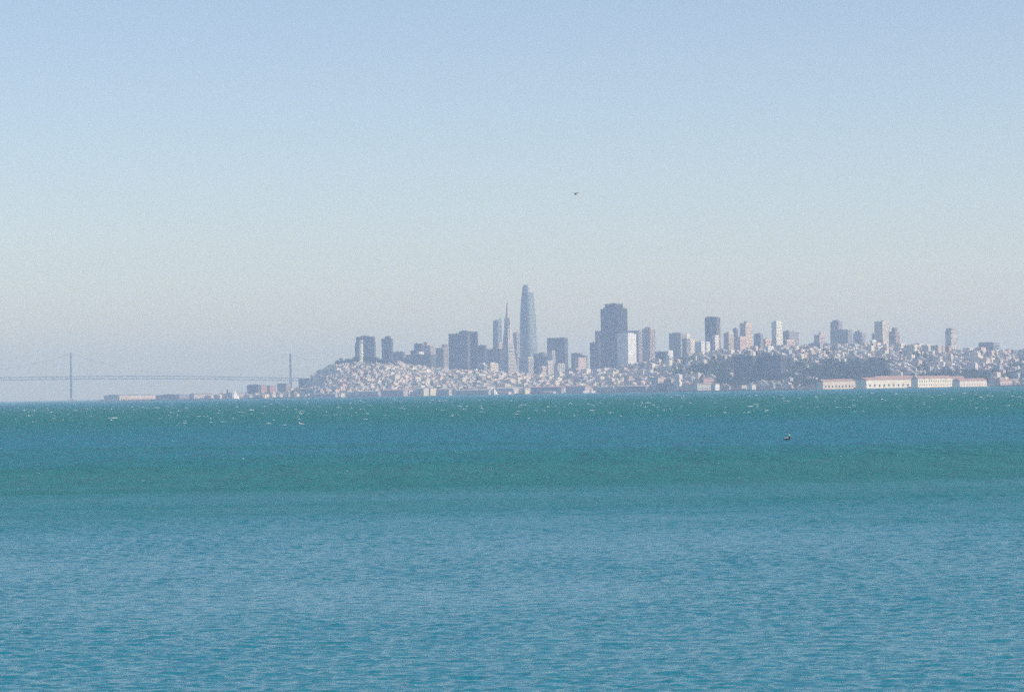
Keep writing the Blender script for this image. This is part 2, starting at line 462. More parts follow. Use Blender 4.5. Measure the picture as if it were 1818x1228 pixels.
T('office_tower', 'blue grey tower with a lit sand strip, left of the two big dark slabs', 'office tower', 773, 787, 796, 617, 9000, (.36, .32, .27), 'rib', tops=((.75, 1.0, .1, .9, 9.0, (.2, .19, .18)),))
T('office_tower', 'big dark flat topped slab, lower left half of the joined pair left of the pyramid', 'office tower', 796, 816, 817, 592, 9120, DARK, 'rib')
T('office_tower', 'tallest big dark slab with a lit edge strip, right half of the joined pair', 'office tower', 815, 829, 834.5, 587.5, 9080, (.20, .185, .17), 'rib', tops=((.2, .8, .2, .8, 2.0, None),))
T('office_tower', 'dark narrow slab hugging the right side of the big joined pair left of the pyramid', 'office tower', 833, 846, 848.5, 588.5, 9260, DARK, 'rib')
T('office_block', 'dark blue block with square top, right of the big joined dark slabs', 'office building', 848, 861, 863.5, 612.5, 9350, (.13, .13, .14), 'grid')
T('office_block', 'dark low block at the left foot of the pyramid', 'office building', 862, 888, 893, 619, 9450, (.14, .14, .15), 'grid')
T('office_block', 'small block with lit pink top seen against the pale slanted glass tower', 'office building', 883, 886, 891, 607.5, 9500, PINK, 'plain')
T('apartment_block', 'cream block with lit top in front of the pyramid at its left foot', 'apartment building', 866, 871, 885, 645, 8450, CREAM, 'grid', tops=((.2, .7, .2, .7, 3.0, WHITE),))
T('office_block', 'blue grey mid block left of the cream block at the pyramid foot', 'office building', 848, 860, 865, 647, 8500, (.40, .38, .37), 'grid', tops=((0, .7, .3, .9, 5, WHITE),))
# --- around the tallest tower
T('office_tower', 'pinkish grey tower between the pyramid and the tallest rounded tower', 'office tower', 911, 917, 923, 590, 9500, (.40, .36, .36), 'rib')
T('office_block', 'low block with a bright white roof edge at the foot of the tallest rounded tower', 'office building', 921, 938, 947.5, 634.5, 9000, (.44, .42, .40), 'grid', tops=((0, 1, 0, .9, 1.6, WHITE),))
T('office_block', 'plain grey block right of the foot of the tallest rounded tower', 'office building', 947, 965, 971.5, 627.5, 9150, (.24, .24, .25), 'grid', tops=((.45, .95, .2, .8, 3.5, None),))
T('office_tower', 'dark square topped slab standing alone right of the tallest rounded tower', 'office tower', 971, 1002, 1008, 599, 9300, (.14, .14, .145), 'rib')
T('office_block', 'pale bluish block in front of the dark square topped slab', 'office building', 972, 980, 986, 622.5, 9000, (.40, .40, .40), 'grid')
T('apartment_tower', 'slim white and red striped block between the tallest tower and the dark square slab', 'apartment building', 957, 962, 970.5, 650, 8550, (.60, .48, .44), 'rib')
T('apartment_tower', 'slim beige lit tower below the dark square topped slab', 'apartment building', 969, 973, 982, 640, 8700, (.58, .54, .49), 'grid')
T('apartment_block', 'wide beige grey block below the right side of the dark square slab', 'apartment building', 983, 990, 1003, 645, 8600, (.46, .43, .41), 'grid')
T('office_block', 'grey flat topped block right of the dark square slab', 'office building', 1014, 1029, 1034, 626.5, 9200, (.20, .20, .21), 'grid', steps=((.9, 1.6, 0, 1, .93),))
T('apartment_block', 'pinkish lit block with a flat pink roof left of the broad dark stepped tower', 'apartment building', 1020, 1027, 1041, 635, 8800, (.56, .44, .41), 'plain')
T('office_block', 'dark blue box with a sand roof edge near the water, right of the striped block', 'office building', 1003, 1023, 1027, 656, 8300, (.24, .22, .21), 'glass', tops=((.1, 1.0, 0, 1, 4.5, BEIGE),))
# --- the broad dark tower and its neighbours
T('office_block', 'dark block with square top at the left foot of the broad dark stepped tower', 'office building', 1047, 1063, 1066, 608, 9150, (.13, .13, .14), 'rib')
T('office_tower', 'reddish brown tower half hidden behind the left side of the broad dark stepped tower', 'office tower', 1056, 1068, 1074, 587, 9400, (.22, .16, .15), 'grid')
T('apartment_tower', 'white tower with a bright lit right face in front of the broad dark stepped tower', 'apartment tower', 1095.5, 1114.5, 1129.5, 592.5, 8400, (.80, .75, .68), 'solid', tops=((.3, .9, .2, .8, 2.5, None),), floor=3.2)
T('office_tower', 'pinkish grey flat topped tower behind the white tower with the bright face', 'office tower', 1115, 1133, 1142, 586.5, 9000, (.34, .30, .31), 'rib', mast=(.2, .5, 6, .5))
T('apartment_tower', 'dark glass tower with pink striped lit side, right of the white bright faced tower', 'apartment tower', 1140, 1153.5, 1163, 583, 8500, (.46, .38, .35), 'rib', tops=((.35, 1.0, .1, .9, 4.5, None),))
T('apartment_block', 'long low dark block filling the gap right of the pink striped tower', 'apartment building', 1163, 1184, 1187, 623.5, 8350, (.20, .20, .20), 'band')
T('apartment_tower', 'broad grey tower with dark left half on the ridge right of the gap', 'apartment tower', 1187.5, 1208, 1219, 591, 8300, (.34, .34, .34), 'grid', tops=((.2, .75, .2, .8, 2.0, None),))
T('apartment_block', 'purplish block with a small white cube on its roof beside the broad grey ridge tower', 'apartment building', 1211, 1219, 1226, 600.5, 8200, (.32, .29, .30), 'grid', tops=((.9, 1.0, 0, .8, 12, WHITE), ))
T('apartment_block', 'small sand coloured lit block right of the broad grey ridge tower', 'apartment building', 1221, 1226, 1236, 600.5, 8350, CREAM, 'plain')
T('apartment_block', 'little white lit cube at the foot of the broad grey ridge tower', 'apartment building', 1183, 1186.5, 1195, 622, 8000, WHITE, 'solid')
T('apartment_tower', 'block with grey front and bright white side, first of two white strips', 'apartment tower', 1233, 1244.5, 1252, 606.5, 7900, (.78, .74, .68), 'plain', floor=3.1)
T('apartment_tower', 'narrow bright white strip block right beside the first white sided block', 'apartment tower', 1251.5, 1254, 1260.5, 606.5, 7880, (.80, .76, .70), 'plain', floor=3.1)
T('apartment_tower', 'tall dark flat topped tower with pale right side rising above the white strip blocks', 'apartment tower', 1251, 1271.5, 1278.5, 563, 8100, (.23, .21, .20), 'rib', tops=((.1, .85, .1, .9, 1.8, None),))
T('apartment_block', 'pale lit narrow block at the foot of the tall dark flat topped tower', 'apartment building', 1265, 1269.5, 1277, 595, 7850, (.68, .62, .58), 'plain')
T('apartment_tower', 'tower with green grey front and tan side, between tall dark and tall tan towers', 'apartment tower', 1284.5, 1293.5, 1303, 591, 7650, BEIGE, 'grid', tops=((.5, 1, .1, .8, 2.5, None),), floor=3.1)
T('apartment_tower', 'little dark tower peeking up behind the tan sided tower with green grey front', 'apartment tower', 1301, 1307, 1310, 583, 8200, (.24, .23, .22), 'grid')
T('apartment_tower', 'tall tan lit tower with a raised dark corner on top of the hill', 'apartment tower', 1313, 1323.5, 1335, 574, 8050, (.58, .47, .37), 'plain', tops=((.75, 1.0, 0, .35, 6, (.3, .28, .25)),))
T('apartment_tower', 'shorter pinkish lit tower in front of the tall tan tower with raised corner', 'apartment tower', 1304.5, 1314, 1324.5, 597.5, 7600, (.60, .45, .39), 'grid', floor=3.1)
T('apartment_tower', 'plain blue grey block right of the tall tan tower with raised corner', 'apartment tower', 1338, 1350, 1355, 592.5, 8000, (.28, .28, .29), 'grid', tops=((.2, .8, .2, .8, 2.2, None),))
T('apartment_block', 'low pink lit block left of the tall white lit tower', 'apartment building', 1354, 1359, 1370, 601, 8100, PINK, 'plain')
T('apartment_tower', 'tallest white lit tower on the hill, with a grey shaded left side', 'apartment tower', 1369.5, 1378, 1388.5, 571.5, 7950, (.74, .68, .57), 'plain', tops=((.35, .9, .2, .9, 2.0, None),))
T('apartment_tower', 'grey wide block with a dark left part, right of the tallest white lit hill tower', 'apartment tower', 1390, 1401, 1418, 588, 8100, (.34, .32, .32), 'grid', tops=((.3, .9, .05, .5, 2.8, None),))
T('apartment_block', 'low pink lit block in front of the grey wide hill block', 'apartment building', 1392, 1397, 1411, 603, 7900, (.60, .46, .40), 'grid')
T('apartment_block', 'bright white block on the slope above the second dark curved slab', 'apartment building', 1360, 1363.5, 1374.5, 614.5, 7450, (.76, .74, .69), 'grid')
# --- the right hand hills
T('apartment_tower', 'stepped dark and pink tower left of the domed topped hotel on the hill', 'apartment tower', 1445, 1454.5, 1464, 594, 8300, (.46, .38, .36), 'grid', tops=((.6, 1.0, .3, 1.0, 6, PINK),), mast=(.85, .2, 9, .9))
T('hotel_block', 'wide grey hotel block with a taller tower at its left end and a thin flagpole', 'hotel', 1474, 1505, 1513, 584.5, 8600, (.27, .27, .28), 'grid', tops=((0.0, .46, .05, .95, 21, (.27, .27, .28)), (.08, .38, .2, .8, 26, (.25, .25, .26))), mast=(.26, .5, 46, .8))
T('apartment_tower', 'grey block with stepped peaked top right of the wide hotel block', 'apartment tower', 1514.5, 1530, 1536.5, 590.5, 8500, (.30, .30, .31), 'grid', tops=((.15, .8, .1, .9, 4, None), (.4, .6, .3, .7, 8, None)))
T('apartment_tower', 'tall tower with grey front and cream gridded lit side on the right hand hill', 'apartment tower', 1552, 1566.5, 1578, 570, 8200, (.60, .55, .47), 'grid', steps=((-.35, .02, 0, 1, .62),), floor=3.1)
T('apartment_tower', 'dark tower with a small cap and pink lit right side beside the cream gridded tower', 'apartment tower', 1577.5, 1589.5, 1597, 588.5, 8100, (.46, .34, .29), 'rib', tops=((.35, .75, .2, .8, 10, (.2, .19, .19)),), floor=3.1)
T('apartment_block', 'low block with bright white roof at the foot of the cream gridded tower', 'apartment building', 1544, 1549, 1556, 603.5, 7950, WHITE, 'plain')
T('apartment_tower', 'lone tower with grey front and pale right side on the far right ridge', 'apartment tower', 1678, 1688.5, 1699.5, 586, 7900, (.56, .50, .48), 'grid', tops=((.05, .95, .1, .6, 5, (.34, .34, .34)), (.75, 1.06, -.05, 1.05, 1.5, PINK)), floor=3.1)
T('apartment_block', 'wide low purplish block left of the lone tower on the far right ridge', 'apartment building', 1644, 1665, 1669.5, 615.5, 7850, (.24, .22, .23), 'band')
T('apartment_block', 'pinkish lit block at the left foot of the lone ridge tower', 'apartment building', 1666, 1670, 1685, 616, 7750, (.50, .41, .38), 'grid')
T('hospital_block', 'broad grey green block with a sloped left shoulder on the ridge near the right edge', 'large building', 1737, 1764, 1774, 608, 7800, (.26, .27, .26), 'band', steps=((-.22, .05, 0, 1, .72),), tops=((0.02, .9, .05, .6, 1.2, None),))
T('apartment_block', 'pink topped block cut by the right edge of the picture', 'apartment building', 1808, 1812.5, 1826, 629, 7300, PINK, 'plain')
# --- front slabs near the water
def curved_slab(name, label, xl, xr, ytop, Y, col, bow):
    a = at(xl, ytop, Y + 60); b = at(xr, ytop, Y)
    mid = (a + b) / 2; L = (b - a); L.z = 0; ln = L.length; th = math.atan2(L.y, L.x)
    zb = gz(mid.x, mid.y) - 3; H = mid.z - zb; D = 17.0
    root = empty(name, (mid.x, mid.y, zb), th); tag(root, label, 'apartment building')
    def ring(z, e, n=12):
        f = [(-ln / 2 - e + (ln + 2 * e) * i / n, -e + bow * (2 * i / n - 1) ** 2, z) for i in range(n + 1)]
        return f + [(x, y + D + 2 * e, z) for (x, y, z) in reversed(f)]
    mb = MB(); mb.rings([ring(0, -.6), ring(H - .6, -.6)]); mb.build('glazing', GLASS, root)
    mb = MB(); n = int(H / 3.0)
    for i in range(n):
        za = H * i / n; mb.rings([ring(za, 0), ring(za + H / n * .42, 0)])
    mb.rings([ring(H - 1.2, .1), ring(H, .1)])
    for i in range(13):
        x = -ln / 2 + ln * i / 12; y = bow * (2 * i / 12 - 1) ** 2
        mb.box(x - .35, x + .35, y - .25, y + .4, 0, H - .5)
    mb.build('wall', WALL, root, color=col)
    mb = MB(); mb.box(-ln * .2, ln * .05, D * .3, D * .8, H, H + 3.2); mb.box(ln * .2, ln * .3, D * .3, D * .7, H, H + 2.4)
    mb.build('penthouse', WALL, root, color=col)
curved_slab('curved_apartment_slab', 'first of two dark curved apartment slabs above the shore, the one nearer the pyramid', 1299, 1333, 632, 6900, (.13, .13, .14), 5)
curved_slab('curved_apartment_slab', 'second of two dark curved apartment slabs above the shore, the one nearer the pale piers', 1340, 1382, 631, 6860, (.12, .125, .135), 6)
T('apartment_block', 'small white lit block wedged between the two dark curved slabs', 'apartment building', 1332, 1334, 1340, 646, 6960, (.7, .66, .6), 'grid')

# --- the broad dark stepped tower
def broad_tower():
    cx, cy, w, d, zt, th = footprint(1065.5, 1098, 1114, 547.5, 9050, 34)
    zb = root_base(cx, cy, w, d, th) - 1; H = zt - zb
    root = empty('office_skyscraper', (cx, cy, zb), th)
    tag(root, 'broad dark bronze skyscraper with stepped top and saw tooth facade', 'skyscraper')
    mb = MB(); mb.box(-w / 2 + 1.2, w / 2 - 1.2, -d / 2 + 1.2, d / 2 - 1.2, 0, H - 1); mb.build('glazing', GLASS, root)
    mb = MB()
    nb = 12
    for k in range(nb):                                  # bay windows
        for s in (-1, 1):
            x0 = -w / 2 + w * k / nb; x1 = x0 + w / nb; ht = H
            y = s * d / 2
            mb.rings([[(x0 + .5, y - s * 1.6, z), (x0 + .9, y, z), (x1 - .9, y, z), (x1 - .5, y - s * 1.6, z)][::s] for z in (0, ht)])
    nb = 8
    for k in range(nb):
        for s in (-1, 1):
            y0 = -d / 2 + 1.0 + (d - 2.0) * k / nb; y1 = y0 + (d - 2) / nb
            x = s * w / 2
            mb.rings([[(x - s * 1.6, y0 + .5, z), (x, y0 + .9, z), (x, y1 - .9, z), (x - s * 1.6, y1 - .5, z)][::-s] for z in (0, H)])
    n = int(H / 3.9)
    for i in range(n):
        za = H * i / n; mb.box(-w / 2 + .35, w / 2 - .35, -d / 2 + .35, d / 2 - .35, za, za + 1.2)
    mb.build('bay_facade', WALL, root, color=BRONZE)
    mb = MB(); mb.box(-w * .33, w * .33, -d * .33, d * .33, H - 2, H + 14)
    for k in range(9):
        x = -w * .33 + w * .66 * (k + .5) / 9; mb.box(x - 1.2, x + 1.2, -d * .33 - .6, d * .33 + .6, H - 2, H + 13)
    mb.box(-w * .39, w * .39, -d * .38, d * .38, H - 2, H + 3.0)
    mb.build('crown', WALL, root, color=BRONZE)
    mb = MB(); mb.box(-w * .1, w * .15, -d * .1, d * .1, H + 13, H + 16.5); mb.build('roof_plant', ROOFM, root)
broad_tower()

# --- the pyramid
def pyramid():
    Y = 9300; ap = at(900.5, 532, Y)
    th = math.radians(-42)
    zb = gz(ap.x, Y) - 2; H = ap.z - zb
    root = empty('pyramid_skyscraper', (ap.x, Y, zb), th)
    tag(root, 'slender white pyramid skyscraper with pointed spire and side wings', 'skyscraper')
    W0 = 37.8 * H / (H - (54 - zb))
    wz = lambda z: W0 * (H - z) / H
    zs = H * .79
    mb = MB(); mb.frustum(wz(0) - 1.2, wz(0) - 1.2, 0, wz(zs) - 1.2, wz(zs) - 1.2, zs); mb.build('glazing', GLASS, root)
    mb = MB(); n = 48
    for i in range(n):
        za = zs * i / n; zc = za + zs / n * .56
        mb.frustum(wz(za), wz(za), za, wz(zc), wz(zc), zc)
    for sx in (-1, 1):
        for sy in (-1, 1):
            a = wz(0) / 2; b = wz(zs) / 2
            mb.bar((sx * (a - .4), sy * (a - .4), 0), (sx * (b - .3), sy * (b - .3), zs), 1.2)
    mb.build('wall', WALL, root, color=(.66, .61, .55))
    mb = MB()
    mb.frustum(wz(zs) + .1, wz(zs) + .1, zs, .5, .5, H - 1)
    for i in range(9):
        za = zs + (H - zs) * i / 10; mb.frustum(wz(za) + .5, wz(za) + .5, za, wz(za) + .4, wz(za) + .4, za + .9)
    mb.build('spire', WALL, root, color=(.50, .49, .48))
    mb = MB(); mb.cyl(0, 0, H - 4, H + 1.5, .4, .15, 6); mb.build('mast', STEEL, root)
    for s, xw in ((1, 11.0), (-1, 11.0)):
        z1 = H * .785; mb = MB()
        zlow = H * (1 - xw * 2 / W0)
        mb.rings([[(s * 2, -3, zlow - 18), (s * xw * .86, -3, zlow - 6), (s * xw * .86, 3, zlow - 6), (s * 2, 3, zlow - 18)][::s], [(s * 2, -3, zlow + 10), (s * xw, -3, zlow + 10), (s * xw, 3, zlow + 10), (s * 2, 3, zlow + 10)][::s], [(s * 2, -3, z1), (s * xw, -3, z1), (s * xw, 3, z1), (s * 2, 3, z1)][::s]])
        mb.build('wing', WALL, root, color=(.60, .56, .52))
pyramid()

# --- the tallest tower
def rsq(h, r, z, n=5, sx=1.0):
    """rounded square ring of half width h"""
    pts = []
    for q in range(4):
        c = [(1, 1), (-1, 1), (-1, -1), (1, -1)][q]
        for k in range(n):
            a = math.pi / 2 * (q + k / (n - 1))
            pts.append((c[0] * (h - r) + r * math.cos(a), c[1] * (h - r) + r * math.sin(a), z))
    return pts
def tallest():
    Y = 9700; tp = at(936, 505.8, Y); zb = gz(tp.x, Y) - 2; H = tp.z - zb
    root = empty('rounded_skyscraper', (at(938, 600, Y).x, Y, zb), math.radians(-40))
    tag(root, 'tallest skyscraper of the city, pale glass with rounded tapering top', 'skyscraper')
    sc = Y / FPX
    prof = [(0, 17.2), (.27, 16.9), (.40, 16.2), (.52, 15.6), (.64, 14.8), (.76, 13.4), (.86, 11.8), (.93, 10.0), (.97, 8.8), (.992, 7.9), (1.0, 7.2)]
    # a square with large round corners turned 40 degrees: its silhouette is about 1.16 times its half width
    hw = lambda f: np.interp(f, [p[0] for p in prof], [p[1] for p in prof]) * sc / 1.17
    fs = np.linspace(0, .93, 24)
    mb = MB(); mb.rings([rsq(hw(f) - .5, hw(f) * .55, f * H) for f in fs]); mb.build('glazing', BLUEGLASS, root, smooth=True)
    mb = MB(); n = 66
    for i in range(n):
        f = .93 * i / n; f2 = f + .93 / n * .22
        mb.rings([rsq(hw(f) + .15, hw(f) * .55, f * H), rsq(hw(f2) + .15, hw(f2) * .55, f2 * H)])
    mb.build('sunshade_fin', WALL, root, color=(.46, .48, .50), kind='stuff')
    mb = MB(); fs = np.linspace(.925, 1, 9); mb.rings([rsq(hw(f) - .2, hw(f) * .55, f * H) for f in fs]); mb.build('crown', WALL, root, color=(.46, .48, .50), smooth=True)
    mb = MB()
    for f in np.linspace(.93, .998, 8): mb.rings([rsq(hw(f) + .3, hw(f) * .55, f * H), rsq(hw(f) + .3, hw(f) * .55, f * H + .9)])
    mb.build('crown_rail', WALL, root, color=(.6, .61, .62))
tallest()

# --- the slanted glass tower behind the pyramid
def slanted():
    cx, cy, w, d, zt, th = footprint(874.5, 884, 891, 567, 9650, 40)
    zb = root_base(cx, cy, w, d, th) - 1; H = zt - zb
    root = empty('glass_skyscraper', (cx, cy, zb), th)
    tag(root, 'hazy blue glass skyscraper with a slanted top and thin spire just left of the pyramid', 'skyscraper')
    mb = MB(); mb.rings([[(-w * .56, -d * .56, 0), (w * .5, -d * .56, 0), (w * .5, d * .5, 0), (-w * .56, d * .5, 0)], [(-w * .42, -d * .46, H - 4), (w * .45, -d * .46, H), (w * .45, d * .46, H + 4), (-w * .42, d * .46, H)]])
    mb.build('glazing', BLUEGLASS, root)
    mb = MB()
    for i in range(16):
        f = i / 16
        a, b, c2, e = -w * (.56 - .14 * f) - .3, w * (.5 - .05 * f) + .3, -d * (.56 - .1 * f) - .3, d * (.5 - .04 * f) + .3
        mb.box(a, b, c2, e, f * (H - 4), f * (H - 4) + 2.2)
    for k in range(5):
        f = k / 4; mb.bar((-w * .56 + w * 1.06 * f, -d * .57, 0), (-w * .42 + w * .87 * f, -d * .47, H - 4 + 4 * f), .8)
    mb.build('frame', WALL, root, color=(.30, .33, .36))
    mb = MB(); mb.cyl(w * .42, d * .1, H - 6, H + 18, 1.0, .25, 6); mb.build('spire', STEEL, root)
slanted()

# --- the round fluted tower on the wooded hill
def round_tower():
    Y = 8330; tp = at(640.3, 604, Y); zb = gz(tp.x, Y) - 1; H = tp.z - zb
    root = empty('round_tower', (tp.x, Y, zb)); tag(root, 'round fluted white tower rising from the trees on the wooded hilltop', 'tower')
    mb = MB(); R = 5.6; n = 48
    ring = lambda r, z: [((r + (.28 if i % 2 else -.12)) * math.cos(2 * math.pi * i / n), (r + (.28 if i % 2 else -.12)) * math.sin(2 * math.pi * i / n), z) for i in range(n)]
    mb.rings([ring(R, 0), ring(R * .98, H - 10)]); mb.build('shaft', WALL, root, color=(.74, .70, .62))
    mb = MB(); mb.cyl(0, 0, H - 10, H - 9, R + .5, n=24)
    for k in range(8):
        a = 2 * math.pi * (k + .5) / 8; mb.box(R * .9 * math.cos(a) - .9, R * .9 * math.cos(a) + .9, R * .9 * math.sin(a) - .9, R * .9 * math.sin(a) + .9, H - 9, H - 2.5)
    mb.cyl(0, 0, H - 2.5, H, R + .3, n=24); mb.build('arcade', WALL, root, color=(.74, .70, .62))
    mb = MB(); mb.cyl(0, 0, H - 9, H - 2.4, R * .62, n=16); mb.build('inner_drum', GLASS, root)
    mb = MB(); mb.box(-10, 10, -10, 10, -2, 5.5); mb.box(-8.5, 8.5, -8.5, 8.5, 5.5, 7); mb.build('base', WALL, root, color=(.68, .64, .58))
round_tower()
# ---------------------------------------------------------------- long low buildings on the waterfront
def shed(name, label, cat, xl, xm, xr, yeave, Y, wall, rise=4.0, roofc=TILE, nwin=0, winh=3.2, winrow=1, rot=ROT, group=None, gable_end=True, base=None, along='y'):
    """long shed: gable end in the shade on the left, long lit side on the right"""
    cx, cy, w, d, zt, th = footprint(xl, xm, xr, yeave, Y, rot)
    zb = 1.2 if base is None else base
    root = empty(name, (cx, cy, zb), th); tag(root, label, cat, group)
    H = zt - zb
    mb = MB(); mb.box(-w / 2, w / 2, -d / 2, d / 2, 0, H)
    if gable_end: mb.gable(-w / 2 + .05, w / 2 - .05, -d / 2 + .05, d / 2 - .05, H - .05, H + rise * .96, along=along)
    mb.box(-w / 2 - .3, w / 2 + .3, -d / 2 - .3, d / 2 + .3, H - .8, H - .3)
    mb.build('wall', WALL, root, color=wall)
    mb = MB()
    if gable_end: mb.gable(-w / 2, w / 2, -d / 2, d / 2, H + .05, H + rise, along=along, over=.7)
    else: mb.box(-w / 2 - .3, w / 2 + .3, -d / 2 - .3, d / 2 + .3, H + .02, H + rise)
    mb.build('roof', roofc, root)
    for r in range(winrow):
        for k in range(nwin):
            y = -d / 2 + d * (k + .75) / (nwin + .5); ww = d / nwin * .16
            zc = H * (.30 if winrow == 1 else .25 + .45 * r)
            if along == 'x':
                x = -w / 2 + w * (k + .75) / (nwin + .5); ww = w / nwin * .16
                mb = MB(); mb.box(x - ww, x + ww, -d / 2 - .12, -d / 2 + .1, max(.3, zc - winh / 2), zc + winh / 2)
            else:
                mb = MB(); mb.box(w / 2 - .1, w / 2 + .12, y - ww, y + ww, max(.3, zc - winh / 2), zc + winh / 2)
            mb.build('window', GLASS, root)
    if zb < 2.0:                                        # concrete pier deck it stands on
        mb = MB(); mb.box(-w / 2 - 5, w / 2 + 5, -d / 2 - 4, d / 2 + 4, -1.0, -.05)
        for k in range(int(d / 9)):
            for sx in (-1, 1): mb.box(sx * (w / 2 + 4) - .4, sx * (w / 2 + 4) + .4, -d / 2 + 9 * k, -d / 2 + 9 * k + .8, -2.0, -1.0)
        mb.build('pier_deck', CONC, root)
    return root
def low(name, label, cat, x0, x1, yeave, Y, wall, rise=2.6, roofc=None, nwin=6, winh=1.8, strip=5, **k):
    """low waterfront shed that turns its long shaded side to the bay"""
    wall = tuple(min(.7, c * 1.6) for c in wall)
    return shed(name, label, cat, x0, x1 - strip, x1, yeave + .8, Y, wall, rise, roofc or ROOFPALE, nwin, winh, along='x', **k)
ROOFPALE = mat('pale_metal_roof', (.52, .49, .46), rough=.7, var=.2, vscale=.06)
ROOFPINK = mat('faded_red_roof', (.50, .33, .28), rough=.85, var=.2, vscale=.06)
LCREAM = (.78, .70, .55); LBEIGE = (.66, .56, .45); SLATE = ROOFM
PG = 'pale pier sheds on the right hand shore'
shed('pier_shed', 'pale pier shed with beige side and low row of white bays, nearest the dark wood', 'pier shed', 1450, 1461, 1518.5, 677, 6330, LBEIGE, 4.2, TILE, 9, 4.5, group=PG)
shed('pier_shed', 'long cream pier shed with nine dark doors and grey gable end', 'pier shed', 1521, 1538, 1617.5, 674.5, 6290, LCREAM, 5.2, TILE, 9, 4.6, group=PG)
shed('pier_shed', 'cream pier shed with dark window rows and a peaked shaded gable end', 'pier shed', 1617.5, 1629.5, 1690, 672, 6280, LCREAM, 5.4, TILE, 14, 2.0, 2, group=PG)
shed('pier_shed', 'last pier shed on the right, with pink tile roof and small dark blue gable', 'pier shed', 1691, 1704, 1752, 676, 6270, (.74, .64, .55), 5.0, TILE, 10, 2.2, group=PG)
shed('long_shed', 'long salmon roofed building behind the cream pier shed with nine doors', 'shed', 1550, 1556, 1622, 670.5, 6480, (.50, .34, .28), 3.6, TILE, 8, 2, base=2.4)
shed('long_shed', 'salmon roofed building behind the pier shed with dark window rows', 'shed', 1668, 1676, 1712, 671, 6480, (.52, .36, .30), 3.8, TILE, 6, 2, base=2.4)
shed('long_shed', 'low pinkish building on the shore right of the last pier shed', 'shed', 1770, 1776, 1808, 675.5, 6370, (.56, .44, .38), 3.2, TILE, 6, 2.2, base=2.2)
shed('long_shed', 'small pale shore building with lit gable below the dark curved slabs', 'shed', 1326, 1335, 1342, 683, 6600, (.72, .67, .60), 3.0, SLATE, 3, 2, base=2.2)
shed('long_shed', 'low cream shore building left of the small gabled one below the curved slabs', 'shed', 1313, 1317, 1334, 684, 6610, (.60, .54, .45), 1.2, SLATE, 4, 2, base=2.2, gable_end=False)
shed('brick_warehouse', 'pinkish brick warehouse complex on the shore left of the dark curved slabs', 'warehouse', 1240, 1249, 1268, 673, 6820, (.48, .34, .28), 2.5, TILE, 7, 2.4, 2, base=6)
shed('long_shed', 'grey low shore building in front of the brick warehouse complex', 'shed', 1221, 1238, 1262, 682, 6690, (.46, .45, .42), 2.0, SLATE, 6, 2.2, base=2.2)
shed('long_shed', 'small white lit shed right of the brick warehouse complex', 'shed', 1267, 1270, 1277.5, 681.5, 6650, (.76, .73, .68), 1.6, SLATE, 2, 1.6, base=2.2)
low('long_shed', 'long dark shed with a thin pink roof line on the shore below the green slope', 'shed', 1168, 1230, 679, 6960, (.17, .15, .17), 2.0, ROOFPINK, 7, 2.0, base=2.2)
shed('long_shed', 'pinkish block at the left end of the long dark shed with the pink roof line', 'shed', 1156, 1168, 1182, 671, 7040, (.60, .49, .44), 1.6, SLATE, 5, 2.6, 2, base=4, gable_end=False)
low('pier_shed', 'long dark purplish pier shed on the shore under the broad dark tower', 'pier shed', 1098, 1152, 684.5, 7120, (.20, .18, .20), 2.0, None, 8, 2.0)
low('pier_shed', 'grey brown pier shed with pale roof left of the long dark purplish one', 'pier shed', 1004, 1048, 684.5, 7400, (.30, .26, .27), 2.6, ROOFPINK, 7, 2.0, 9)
shed('pier_shed', 'white low ferry shed at the waterline under the broad dark tower', 'pier shed', 1033, 1036, 1045, 693.5, 7150, (.78, .76, .73), .8, SLATE, 4, 1.0, gable_end=False)
shed('pier_shed', 'small white waterfront hut right of the white ferry shed', 'pier shed', 1048, 1050, 1057, 693.5, 7160, (.76, .74, .71), .9, SLATE, 2, 1.0)
low('pier_shed', 'dark purplish long shed on the shore right of the small sailing boat', 'pier shed', 942, 1001, 686, 7480, (.20, .18, .21), 2.2, ROOFPINK, 9, 2.0)
low('pier_shed', 'low sand roofed pier building right of the boxy cream wharf house', 'pier shed', 964, 987, 694.5, 7340, (.40, .36, .33), 1.6, None, 5, 1.2)
shed('wharf_house', 'boxy cream wharf house on the waterline right of the small sailing boat', 'house', 930, 932.5, 938.5, 691, 7420, (.74, .66, .50), 2.0, SLATE, 2, 1.6)
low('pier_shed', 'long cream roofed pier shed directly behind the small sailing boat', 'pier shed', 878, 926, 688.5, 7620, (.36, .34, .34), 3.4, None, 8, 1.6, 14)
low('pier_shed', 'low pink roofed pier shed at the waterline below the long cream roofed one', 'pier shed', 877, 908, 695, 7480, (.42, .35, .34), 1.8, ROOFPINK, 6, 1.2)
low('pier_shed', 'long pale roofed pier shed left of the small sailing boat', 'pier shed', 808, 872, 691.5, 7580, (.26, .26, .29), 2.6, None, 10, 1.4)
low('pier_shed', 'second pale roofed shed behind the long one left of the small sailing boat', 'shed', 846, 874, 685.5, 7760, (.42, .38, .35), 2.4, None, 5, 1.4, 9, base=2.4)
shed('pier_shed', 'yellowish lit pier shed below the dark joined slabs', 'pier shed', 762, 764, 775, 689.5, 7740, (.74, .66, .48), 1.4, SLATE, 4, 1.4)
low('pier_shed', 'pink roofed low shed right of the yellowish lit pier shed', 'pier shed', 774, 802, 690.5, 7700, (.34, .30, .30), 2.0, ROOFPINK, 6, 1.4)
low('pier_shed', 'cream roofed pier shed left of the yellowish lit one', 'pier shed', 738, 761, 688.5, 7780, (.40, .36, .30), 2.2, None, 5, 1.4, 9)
low('pier_shed', 'long pink roofed pier shed below the wooded hill', 'pier shed', 676, 724, 691.5, 7760, (.27, .23, .25), 3.0, ROOFPINK, 8, 1.5, 8)
